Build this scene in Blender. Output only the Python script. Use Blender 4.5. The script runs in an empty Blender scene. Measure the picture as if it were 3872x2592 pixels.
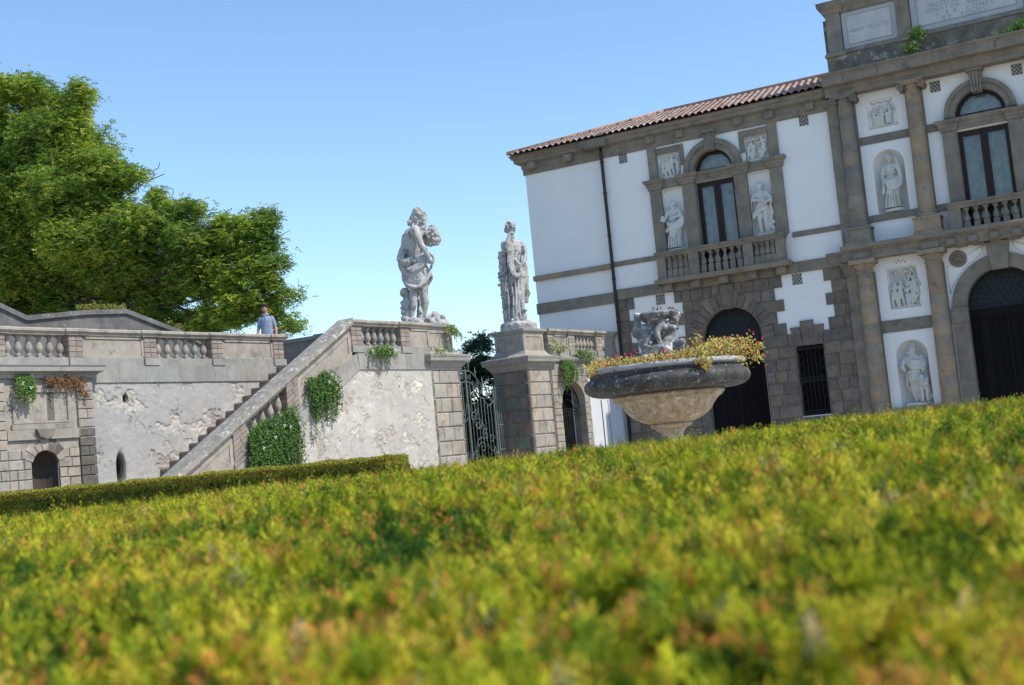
import bpy, bmesh, math, random
import numpy as np
from mathutils import Vector, Matrix, noise
random.seed(7); RNG = np.random.default_rng(7)
PI = math.pi; R = math.radians
K = 1.15                                   # metres per drawing unit
SC = bpy.context.scene
# ------------------------------------------------------------------ camera
cd = bpy.data.cameras.new('camera'); cam = bpy.data.objects.new('camera', cd); SC.collection.objects.link(cam)
SC.camera = cam
cd.sensor_width = 23.6; cd.lens = 28.38; cd.clip_end = 5000; cd.clip_start = .05
pitch, roll = R(4.986), R(-5.403)
fwv = Vector((0, math.cos(pitch), math.sin(pitch))); rt = Vector((1, 0, 0)); upv = rt.cross(fwv)
rr = rt*math.cos(roll) + upv*math.sin(roll); uu = -rt*math.sin(roll) + upv*math.cos(roll)
M = Matrix((rr, uu, -fwv)).transposed().to_4x4(); M.translation = Vector((0, 0, 1.2*K)); cam.matrix_world = M
cd.dof.use_dof = True; cd.dof.focus_distance = 27; cd.dof.aperture_fstop = 3.0
SUN_AZ, SUN_EL = -25, 50                  # degrees from +X, elevation
# ------------------------------------------------------------------ sky
W = bpy.data.worlds.new('World'); SC.world = W; W.use_nodes = True
nt = W.node_tree; nt.nodes.clear()
sk = nt.nodes.new('ShaderNodeTexSky'); sk.sky_type = 'NISHITA'; sk.sun_disc = False
sk.sun_elevation = R(SUN_EL); sk.sun_rotation = R(90 - SUN_AZ)
sk.altitude = 0; sk.air_density = 1.15; sk.dust_density = 0; sk.ozone_density = 5.5
bg = nt.nodes.new('ShaderNodeBackground'); bg.inputs[1].default_value = .15
wo = nt.nodes.new('ShaderNodeOutputWorld'); nt.links.new(sk.outputs[0], bg.inputs[0]); nt.links.new(bg.outputs[0], wo.inputs[0])
# ------------------------------------------------------------------ sun
sl = bpy.data.lights.new('sun', 'SUN'); sl.energy = 3.2; sl.angle = R(.5); sl.color = (1, .94, .85)
so = bpy.data.objects.new('sun', sl); SC.collection.objects.link(so)
sd = Vector((math.cos(R(SUN_EL))*math.cos(R(SUN_AZ)), math.cos(R(SUN_EL))*math.sin(R(SUN_AZ)), math.sin(R(SUN_EL))))
so.rotation_euler = sd.to_track_quat('Z', 'Y').to_euler(); so.location = (30, -10, 60)
SC.view_settings.view_transform = 'Standard'; SC.view_settings.look = 'None'; SC.view_settings.exposure = .55; SC.view_settings.gamma = 1
SC.cycles.max_bounces = 6; SC.cycles.transparent_max_bounces = 12

# ------------------------------------------------------------------ materials
MATS = {}
def mat(name, col, rough=.85, var=None, scale=6, spots=None, bump=0, bscale=60, fine=.12, streak=None, spec=.3, transl=0, metal=0, macro=None, courses=False):
    """var: second colour mixed by mid-size noise; spots: (colour, scale, lo, hi); streak: vertical run-off stain (colour, amount)"""
    m = bpy.data.materials.new(name); m.use_nodes = True; n = m.node_tree.nodes; l = m.node_tree.links; n.clear()
    out = n.new('ShaderNodeOutputMaterial'); P = n.new('ShaderNodeBsdfPrincipled')
    P.inputs['Roughness'].default_value = rough; P.inputs['Specular IOR Level'].default_value = spec; P.inputs['Metallic'].default_value = metal
    geo = n.new('ShaderNodeNewGeometry'); pos = geo.outputs['Position']
    def noi(s, d=4, rg=.6, vec=pos):
        t = n.new('ShaderNodeTexNoise'); t.inputs['Scale'].default_value = s; t.inputs['Detail'].default_value = d; t.inputs['Roughness'].default_value = rg
        l.new(vec, t.inputs['Vector']); return t.outputs['Fac']
    def ramp(f, lo, hi):
        r = n.new('ShaderNodeMapRange'); r.inputs['From Min'].default_value = lo; r.inputs['From Max'].default_value = hi; r.clamp = True; l.new(f, r.inputs['Value']); return r.outputs[0]
    def mix(a, b, f, mode='MIX'):
        x = n.new('ShaderNodeMix'); x.data_type = 'RGBA'; x.blend_type = mode
        if isinstance(f, (int, float)): x.inputs[0].default_value = f
        else: l.new(f, x.inputs[0])
        for i, c in ((6, a), (7, b)):
            if isinstance(c, tuple): x.inputs[i].default_value = c + (1,)
            else: l.new(c, x.inputs[i])
        return x.outputs[2]
    c = col
    if macro: c = mix(c, macro, ramp(noi(.55, 3), .42, .62))
    if var: c = mix(c, var, ramp(noi(scale), .35, .68))
    if spots:
        for (sc_, s_, lo, hi) in (spots if isinstance(spots, list) else [spots]): c = mix(c, sc_, ramp(noi(s_, 6, .7), lo, hi))
    if streak:
        mp = n.new('ShaderNodeMapping'); mp.inputs['Scale'].default_value = (5, 5, .45); l.new(pos, mp.inputs['Vector'])
        f = noi(1.3, 5, .65, mp.outputs[0]); c = mix(c, streak[0], ramp(f, streak[1], streak[1]+.22))
    at = n.new('ShaderNodeAttribute'); at.attribute_name = 'tint'
    c = mix(c, at.outputs['Color'], 1.0, 'MULTIPLY')
    if fine:
        g = n.new('ShaderNodeMapRange'); g.inputs['From Min'].default_value = .25; g.inputs['From Max'].default_value = .75
        g.inputs['To Min'].default_value = 1-fine*2; g.inputs['To Max'].default_value = 1+fine; l.new(noi(45, 3, .7), g.inputs['Value'])
        cc = n.new('ShaderNodeCombineColor')
        for i in range(3): l.new(g.outputs[0], cc.inputs[i])
        c = mix(c, cc.outputs[0], 1.0, 'MULTIPLY')
    l.new(c, P.inputs['Base Color']) if not isinstance(c, tuple) else None
    if bump:
        b = n.new('ShaderNodeBump'); b.inputs['Strength'].default_value = 1; b.inputs['Distance'].default_value = bump
        if isinstance(bscale, tuple):
            a1 = n.new('ShaderNodeMath'); a1.operation = 'ADD'; l.new(noi(bscale[0], 5, .6), a1.inputs[0]); 
            a2 = n.new('ShaderNodeMath'); a2.operation = 'MULTIPLY'; a2.inputs[1].default_value = .35; l.new(noi(bscale[1], 4, .7), a2.inputs[0]); l.new(a2.outputs[0], a1.inputs[1]); h = a1.outputs[0]
        else: h = noi(bscale, 5, .65)
        l.new(h, b.inputs['Height']); l.new(b.outputs[0], P.inputs['Normal'])
    sh = P.outputs[0]
    if transl:
        T = n.new('ShaderNodeBsdfTranslucent'); l.new(c, T.inputs['Color']); x = n.new('ShaderNodeMixShader'); x.inputs[0].default_value = transl
        l.new(sh, x.inputs[1]); l.new(T.outputs[0], x.inputs[2]); sh = x.outputs[0]
    l.new(sh, out.inputs[0]); MATS[name] = m; return m
mat('plaster_white', (.87, .835, .785), .9, var=(.83, .80, .755), scale=1.2, fine=.03, streak=((.70, .68, .64), .70), bump=.004, bscale=(6, 40))
mat('trachyte', (.155, .126, .10), .9, var=(.245, .195, .15), scale=3.2, spots=[((.11, .10, .09), 4, .56, .70), ((.40, .35, .28), 15, .64, .72)], bump=.010, bscale=(18, 70), fine=.16)
mat('trachyte_smooth', (.205, .178, .14), .88, var=(.295, .245, .185), scale=2.3, spots=[((.12, .112, .10), 2.4, .54, .74), ((.42, .36, .27), 9, .64, .74)], streak=((.15, .135, .115), .60), bump=.004, bscale=(20, 80), fine=.12)
mat('trachyte_warm', (.40, .29, .185), .9, var=(.27, .215, .155), scale=2.6, spots=[((.16, .14, .115), 3.2, .58, .72)], streak=((.20, .165, .125), .60), bump=.006, bscale=(20, 80), fine=.14)
mat('attic_stone', (.21, .19, .15), .95, var=(.10, .097, .08), scale=2.6, spots=[((.36, .34, .29), 3.2, .56, .62), ((.50, .49, .44), 14, .66, .72)], streak=((.07, .068, .06), .58), bump=.008, bscale=(14, 70), fine=.2)
mat('stone_pale', (.43, .38, .31), .92, var=(.33, .285, .23), scale=3, spots=[((.20, .18, .155), 2.6, .53, .68), ((.52, .50, .45), 11, .62, .72)], streak=((.22, .20, .175), .60), bump=.008, bscale=(12, 60), fine=.14)
mat('stone_grey', (.38, .355, .31), .92, var=(.28, .265, .235), scale=2.5, spots=[((.47, .46, .44), 9, .60, .7)], streak=((.24, .235, .22), .56), bump=.007, bscale=(10, 50), fine=.16)
mat('stone_brown', (.29, .235, .20), .9, var=(.34, .285, .235), scale=5, bump=.006, bscale=(20, 70), fine=.15)
mat('stone_dark', (.10, .095, .09), .9, var=(.19, .18, .165), scale=3, spots=((.36, .35, .33), 10, .64, .72), bump=.008, bscale=(15, 60), fine=.2)
mat('old_concrete', (.19, .185, .172), .95, var=(.11, .108, .10), scale=1.6, spots=[((.33, .32, .30), 5, .6, .7)], streak=((.10, .10, .098), .54), bump=.01, bscale=(8, 50), fine=.2)
mat('coping', (.37, .335, .28), .92, var=(.25, .225, .185), scale=3.2, spots=[((.66, .64, .57), 7, .56, .62), ((.16, .15, .14), 13, .64, .7)], bump=.008, bscale=(14, 60), fine=.15)
mat('marble_old', (.56, .535, .49), .85, var=(.40, .385, .36), scale=4, spots=[((.22, .215, .205), 5, .51, .60), ((.10, .10, .10), 13, .60, .68), ((.72, .69, .62), 9, .60, .7)], streak=((.22, .215, .205), .58), bump=.008, bscale=(14, 55), fine=.14)
mat('marble_white', (.66, .635, .57), .8, var=(.58, .555, .50), scale=8, bump=.004, bscale=(30, 90), fine=.08)
mat('marble_panel', (.52, .51, .50), .85, var=(.44, .43, .43), scale=1.6, spots=((.36, .35, .35), 5, .6, .7), bump=.002, bscale=40, fine=.08)
mat('letters', (.24, .23, .225), .9, fine=.05)
mat('fountain_dark', (.12, .112, .098), .6, var=(.035, .033, .03), scale=6, spots=[((.44, .43, .41), 9, .58, .66), ((.34, .33, .31), 22, .58, .66)], streak=((.03, .028, .025), .60), bump=.02, bscale=(16, 60), fine=.35, spec=.3)
mat('fountain_rim', (.47, .445, .42), .7, var=(.36, .34, .32), scale=12, spots=((.15, .15, .15), 14, .55, .65), bump=.006, bscale=(20, 70), fine=.2)
mat('fountain_warm', (.60, .47, .30), .6, var=(.38, .25, .14), scale=9, spots=[((.72, .64, .50), 7, .54, .62), ((.16, .13, .10), 12, .60, .66), ((.17, .15, .13), 3.0, .62, .72)], streak=None, bump=.009, bscale=(18, 60), fine=.16)
mat('fountain_figure', (.34, .325, .30), .85, var=(.13, .127, .12), scale=7, spots=[((.72, .69, .64), 8, .54, .62), ((.10, .10, .10), 11, .60, .7)], bump=.008, bscale=(25, 80), fine=.18)
mat('roof_tile', (.34, .24, .19), .9, var=(.44, .35, .29), scale=5, spots=((.14, .12, .11), 9, .60, .70), bump=.004, bscale=60, fine=.15)
mat('wood_black', (.011, .011, .011), .85, fine=.2, spec=.08)
mat('wood_brown', (.038, .018, .013), .5, var=(.02, .010, .009), scale=12, fine=.2)
mat('iron_black', (.012, .012, .012), .6, fine=0, spec=.2)
mat('iron_grille', (.022, .023, .024), .7, fine=0, spec=.2)
mat('iron_gate', (.16, .19, .175), .7, var=(.10, .12, .115), scale=14, fine=.1)
mat('pipe', (.035, .03, .028), .5, fine=.05)
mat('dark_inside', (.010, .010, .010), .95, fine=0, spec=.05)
mat('fan_glass', (.028, .036, .036), .5, fine=0, spec=.2)
mat('curtain', (.68, .67, .58), .9, var=(.46, .47, .41), scale=5, fine=.03, transl=.1)
mat('ground_gravel', (.50, .46, .38), .95, var=(.42, .385, .32), scale=2, bump=.01, bscale=(10, 90), fine=.25)
mat('terrain_green', (.06, .085, .03), .95, var=(.10, .11, .045), scale=.15, fine=.25)
mat('wood_bark', (.075, .06, .048), .9, var=(.045, .037, .03), scale=8, bump=.01, bscale=(12, 50), fine=.2)
mat('stem', (.10, .075, .04), .8, fine=.1)
mat('leaf', (1, 1, 1), .6, fine=0, transl=.48, spec=.2)
mat('needle', (1, 1, 1), .65, fine=0, transl=.24, spec=.12)
mat('hedge_body', (.055, .05, .022), .95, var=(.03, .035, .014), scale=20, bump=.02, bscale=(25, 60), fine=.3)
mat('petal', (1, 1, 1), .6, fine=0, transl=.3)
mat('skin', (.50, .27, .19), .55, fine=.03, spec=.4)
mat('hair', (.035, .022, .016), .7, fine=.1)
mat('shirt', (.27, .31, .40), .9, fine=.06, bump=.006, bscale=(9, 40))
mat('trousers', (.06, .065, .09), .9, fine=.06)
mat('shoe', (.03, .025, .02), .6, fine=0)
mat('eye_dark', (.02, .015, .012), .3, fine=0)
mat('lip', (.35, .12, .10), .5, fine=0)
mat('garden_plaster', (.66, .67, .68), .9, var=(.60, .61, .61), scale=3, spots=((.42, .42, .41), 4, .66, .72), streak=((.44, .44, .44), .66), fine=.04, bump=.004, bscale=(8, 50))  # grey-white plaster of the garden wall
# old peeling plaster of the terrace walls
def peel(name, a, b, c3, d4, relief, ca, cb):
    m = mat(name, a, .95, var=b, scale=.9, spots=[(c3, 2.2, ca, ca+.12), (d4, 1.6, cb, cb+.12), ((.22, .20, .18), 6, .64, .74)], streak=((.25, .235, .21), .59), bump=relief, bscale=(3.2, 26), fine=.12)
    return m
peel('plaster_peel', (.47, .445, .40), (.385, .37, .345), (.56, .52, .46), (.24, .225, .205), .03, .57, .60)
peel('plaster_warm', (.56, .515, .445), (.46, .43, .38), (.68, .64, .57), (.37, .315, .25), .03, .55, .61)
def glass_mat():
    m = bpy.data.materials.new('window_glass'); m.use_nodes = True; n = m.node_tree.nodes; l = m.node_tree.links; n.clear()
    o = n.new('ShaderNodeOutputMaterial'); g = n.new('ShaderNodeBsdfGlossy'); g.inputs['Roughness'].default_value = .02; g.inputs['Color'].default_value = (.9, .95, 1, 1)
    t = n.new('ShaderNodeBsdfTransparent'); t.inputs['Color'].default_value = (.90, .94, .93, 1); f = n.new('ShaderNodeFresnel'); f.inputs['IOR'].default_value = 1.75
    x = n.new('ShaderNodeMixShader'); l.new(f.outputs[0], x.inputs[0]); l.new(t.outputs[0], x.inputs[1]); l.new(g.outputs[0], x.inputs[2]); l.new(x.outputs[0], o.inputs[0]); MATS['window_glass'] = m
glass_mat()

# ------------------------------------------------------------------ frames, things, mesh builder
class Frame:
    def __init__(s, o, rz): s.o = Vector((o[0], o[1], 0)); s.rz = rz; s.m = Matrix.Rotation(rz, 3, 'Z')
    def w(s, x, y, z): return s.o + s.m @ Vector((x, y, z))
WORLD = Frame((0, 0), 0)
aF, aT = R(62.42), R(35.0)
dT = Vector((math.sin(aT), math.cos(aT), 0)); nT = Vector((math.cos(aT), -math.sin(aT), 0))
A0 = Vector((-5.358, 29, 0))
TF = Frame(A0, R(55))                       # upper terrace wall: x along it, -y towards the garden
GF = Frame(A0 + nT*2.56, R(55))             # stair wall, gate piers and garden wall
OV = A0 + nT*2.56 + dT*11.11
VF = Frame(OV, R(-27.58))                   # villa front: x along the front, -y towards the garden
def link(o, parent=None, **kw):
    SC.collection.objects.link(o)
    if parent is not None: o.parent = parent
    for k, v in kw.items():
        if v: o[{'cat': 'category'}.get(k, k)] = v
    return o
def thing(name, label, cat, frame=WORLD, at=(0, 0, 0), group=None):
    o = bpy.data.objects.new(name, None); o.empty_display_size = .3
    link(o, None, label=label, cat=cat, group=group)
    o.location = frame.w(*at)*K; o.rotation_euler = (0, 0, frame.rz); o['_o'] = 0; del o['_o']
    ORG[o.name] = Vector(at); FRM[o.name] = frame; return o
ORG = {}; FRM = {}
class MB:
    def __init__(s): s.v = []; s.f = []; s.t = []; s.s = []
    def add(s, vs, fs, tint=1.0, smooth=False):
        b = len(s.v); s.v += [tuple(p) for p in vs]; s.f += [tuple(i+b for i in f) for f in fs]
        t = tint if isinstance(tint, tuple) else (tint,)*3
        s.t += [t]*len(fs); s.s += [smooth]*len(fs); return s
    def box(s, x0, x1, y0, y1, z0, z1, tint=1.0, ch=0):
        """ch: chamfer of the edges of the front (y0) face"""
        if ch:
            v = [(x0, y1, z0), (x1, y1, z0), (x1, y1, z1), (x0, y1, z1), (x0, y0+ch, z0), (x1, y0+ch, z0), (x1, y0+ch, z1), (x0, y0+ch, z1),
                 (x0+ch, y0, z0+ch), (x1-ch, y0, z0+ch), (x1-ch, y0, z1-ch), (x0+ch, y0, z1-ch)]
            f = [(0, 3, 2, 1), (0, 1, 5, 4), (1, 2, 6, 5), (2, 3, 7, 6), (3, 0, 4, 7), (4, 5, 9, 8), (5, 6, 10, 9), (6, 7, 11, 10), (7, 4, 8, 11), (8, 9, 10, 11)]
            return s.add(v, f, tint)
        v = [(x, y, z) for z in (z0, z1) for y in (y0, y1) for x in (x0, x1)]
        return s.add(v, [(0, 2, 3, 1), (4, 5, 7, 6), (0, 1, 5, 4), (2, 6, 7, 3), (0, 4, 6, 2), (1, 3, 7, 5)], tint)
    def prism(s, poly, y0, y1, tint=1.0, ch=0):
        """polygon in x,z pushed from y0 (front) to y1; counter-clockwise seen from the front"""
        n = len(poly); c = (sum(p[0] for p in poly)/n, sum(p[1] for p in poly)/n)
        fr = [(x, y0, z) for x, z in poly]; bk = [(x, y1, z) for x, z in poly]
        if ch:
            def ins(p):
                d = math.hypot(p[0]-c[0], p[1]-c[1]); k = max(0, 1-ch*1.3/d); return (c[0]+(p[0]-c[0])*k, c[1]+(p[1]-c[1])*k)
            mid = [(x, y0+ch, z) for x, z in poly]; fr = [(ins(p)[0], y0, ins(p)[1]) for p in poly]
            fs = [tuple(range(n))] + [(i, i+n, (i+1) % n+n, (i+1) % n) for i in range(n)] + [(i+n, i+2*n, (i+1) % n+2*n, (i+1) % n+n) for i in range(n)]
            return s.add(fr+mid+bk, fs, tint)
        fs = [tuple(range(n)), tuple(range(2*n-1, n-1, -1))] + [(i, i+n, (i+1) % n+n, (i+1) % n) for i in range(n)]
        return s.add(fr+bk, fs, tint)
    def prismz(s, poly, z0, z1, tint=1.0):
        n = len(poly); a = [(x, y, z0) for x, y in poly]; b = [(x, y, z1) for x, y in poly]
        return s.add(a+b, [tuple(range(n-1, -1, -1)), tuple(range(n, 2*n))] + [(i, (i+1) % n, (i+1) % n+n, i+n) for i in range(n)], tint)
    def sweep(s, prof, path, closed=False, tint=1.0):
        """prof: (out, z) points from bottom to top; path: x,y points; 'out' is to the right of the travel direction"""
        n = len(path); rows = []
        for i, p in enumerate(path):
            p = Vector(p)
            a = Vector(path[i-1]) if (i > 0 or closed) else None; b = Vector(path[(i+1) % n]) if (i < n-1 or closed) else None
            d1 = (p-a).normalized() if a is not None else (b-p).normalized(); d2 = (b-p).normalized() if b is not None else d1
            n1 = Vector((d1.y, -d1.x)); n2 = Vector((d2.y, -d2.x)); m = (n1+n2); m = m/max(.3, m.dot(n1))
            rows.append([(p.x+m.x*o, p.y+m.y*o, z) for o, z in prof])
        k = len(prof); vs = [q for r in rows for q in r]; fs = []
        for i in range(n if closed else n-1):
            j = (i+1) % n
            for q in range(k-1): fs.append((i*k+q, j*k+q, j*k+q+1, i*k+q+1))
        if not closed:
            fs.append(tuple(range(k-1, -1, -1))); fs.append(tuple((n-1)*k+q for q in range(k)))
        return s.add(vs, fs, tint)
    def lathe(s, prof, c=(0, 0, 0), seg=14, tint=1.0, a0=0, a1=2*PI, caps=True, smooth=True, sq=1.0):
        full = abs(a1-a0-2*PI) < 1e-6; m = seg if full else seg+1; vs = []; fs = []
        for r, z in prof:
            for j in range(m):
                a = a0+(a1-a0)*j/seg; vs.append((c[0]+r*math.cos(a), c[1]+r*sq*math.sin(a), c[2]+z))
        for i in range(len(prof)-1):
            for j in range(seg):
                k = (j+1) % m; fs.append((i*m+j, i*m+k, (i+1)*m+k, (i+1)*m+j))
        s.add(vs, fs, tint, smooth)
        if caps and full:
            b = len(s.v)-len(vs); L = (len(prof)-1)*m
            s.f += [tuple(b+j for j in range(m-1, -1, -1)), tuple(b+L+j for j in range(m))]; t = s.t[-1]; s.t += [t, t]; s.s += [False, False]
        return s
    def tube(s, pts, rad, seg=6, tint=1.0, smooth=True, caps=True):
        pts = [Vector(p) for p in pts]; n = len(pts); rad = rad if isinstance(rad, (list, tuple)) else [rad]*n; vs = []; fs = []
        t = (pts[1]-pts[0]).normalized(); u = t.orthogonal().normalized()
        for i, p in enumerate(pts):
            d = (pts[min(i+1, n-1)]-pts[max(i-1, 0)]); d = d.normalized() if d.length > 1e-9 else t
            u = (u-d*u.dot(d)); u = u.normalized() if u.length > 1e-6 else d.orthogonal().normalized(); w = d.cross(u)
            for j in range(seg):
                a = 2*PI*j/seg; vs.append(p+(u*math.cos(a)+w*math.sin(a))*rad[i])
        for i in range(n-1):
            for j in range(seg):
                k = (j+1) % seg; fs.append((i*seg+j, i*seg+k, (i+1)*seg+k, (i+1)*seg+j))
        if caps: fs += [tuple(range(seg-1, -1, -1)), tuple((n-1)*seg+j for j in range(seg))]
        return s.add(vs, fs, tint, smooth)
    def arc(s, cx, cz, r0, r1, y0, y1, a0=0, a1=PI, n=20, tint=1.0, smooth=False):
        """ring sector in x,z from r0 to r1"""
        for i in range(n):
            a, b = a0+(a1-a0)*i/n, a0+(a1-a0)*(i+1)/n
            P = [(cx+r0*math.cos(a), cz+r0*math.sin(a)), (cx+r1*math.cos(a), cz+r1*math.sin(a)), (cx+r1*math.cos(b), cz+r1*math.sin(b)), (cx+r0*math.cos(b), cz+r0*math.sin(b))]
            v = [(x, y0, z) for x, z in P]+[(x, y1, z) for x, z in P]
            f = [(0, 1, 2, 3), (0, 3, 7, 4), (1, 5, 6, 2), (7, 6, 5, 4)]
            if i == 0: f.append((0, 4, 5, 1))
            if i == n-1: f.append((3, 2, 6, 7))
            s.add(v, f, tint)
        return s
    def mesh(s, name, org=(0, 0, 0)):
        me = bpy.data.meshes.new(name); o = Vector(org)
        me.from_pydata([tuple((Vector(p)-o)*K) for p in s.v], [], s.f)
        at = me.color_attributes.new('tint', 'FLOAT_COLOR', 'CORNER')
        tt = np.ones((len(me.loops), 4), dtype=np.float32); ln = np.array([len(f) for f in s.f]); tt[:, :3] = np.repeat(np.array(s.t, dtype=np.float32).reshape(-1, 3), ln, axis=0)
        at.data.foreach_set('color', tt.ravel()); me.polygons.foreach_set('use_smooth', s.s); me.update(); return me
    def build(s, name, m, parent=None, fix=True, root=None, **kw):
        rootn = root or rootof(parent); org = ORG.get(rootn, Vector((0, 0, 0))); me = s.mesh(name, org)
        if fix:
            b = bmesh.new(); b.from_mesh(me); bmesh.ops.recalc_face_normals(b, faces=b.faces); b.to_mesh(me); b.free()
        me.materials.append(MATS[m]); o = bpy.data.objects.new(name, me); link(o, parent, **kw); return o
def rootof(p):
    while p is not None and p.parent is not None: p = p.parent
    return p.name if p is not None else None
def inst(name, me, at, parent, rz=0, **kw):
    """a part that shares its mesh, put at a frame position"""
    o = bpy.data.objects.new(name, me); link(o, parent, **kw); o.location = (Vector(at)-ORG[rootof(parent)])*K; o.rotation_euler = (0, 0, rz); return o
def rt_(a=.9, b=1.1): return random.uniform(a, b)
def warm(v=.1):
    k = random.uniform(1-v, 1+v); w = random.uniform(-v*.45, v*.45); return (k*(1+w), k, k*(1-w))

def wall_open(mb, x0, x1, z0, z1, y, th, ops, tint=1.0, seg=14):
    """front sheet at y with openings and their reveals. ops: (xa, xb, za, zspring, arched, depth)"""
    xs = {x0, x1}
    for (a, b, za, zs, ar, dp) in ops:
        xs |= {a, b}
        if ar: xs |= {(a+b)/2 - (b-a)/2*math.cos(PI*i/seg) for i in range(seg+1)}
    xs = sorted(round(x, 5) for x in xs if x0-1e-6 <= x <= x1+1e-6); xs = sorted(set(xs))
    def top(o, x):
        a, b, za, zs, ar, dp = o
        if not ar: return zs
        r = (b-a)/2; d = abs(x-(a+b)/2); return zs+math.sqrt(max(0, r*r-d*d))
    for i in range(len(xs)-1):
        a, b = xs[i], xs[i+1]; mid = (a+b)/2
        vo = sorted([o for o in ops if o[0] < mid < o[1]], key=lambda o: o[2]); zl, zr = z0, z0
        for o in vo:
            ta, tb = top(o, a), top(o, b)
            if o[2] > zl+1e-6: mb.add([(a, y, zl), (b, y, zr), (b, y, o[2]), (a, y, o[2])], [(0, 1, 2, 3)], tint)
            d = o[5] if o[5] is not None else th
            if d:
                mb.add([(a, y, ta), (b, y, tb), (b, y+d, tb), (a, y+d, ta)], [(0, 1, 2, 3)], tint)
                if o[2] > z0+1e-6: mb.add([(a, y, o[2]), (b, y, o[2]), (b, y+d, o[2]), (a, y+d, o[2])], [(3, 2, 1, 0)], tint)
            zl, zr = ta, tb
        mb.add([(a, y, zl), (b, y, zr), (b, y, z1), (a, y, z1)], [(0, 1, 2, 3)], tint)
    for (a, b, za, zs, ar, dp) in ops:
        d = dp if dp is not None else th
        if d:
            for x in (a, b): mb.add([(x, y, za), (x, y+d, za), (x, y+d, zs), (x, y, zs)], [(0, 1, 2, 3)], tint)

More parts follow.
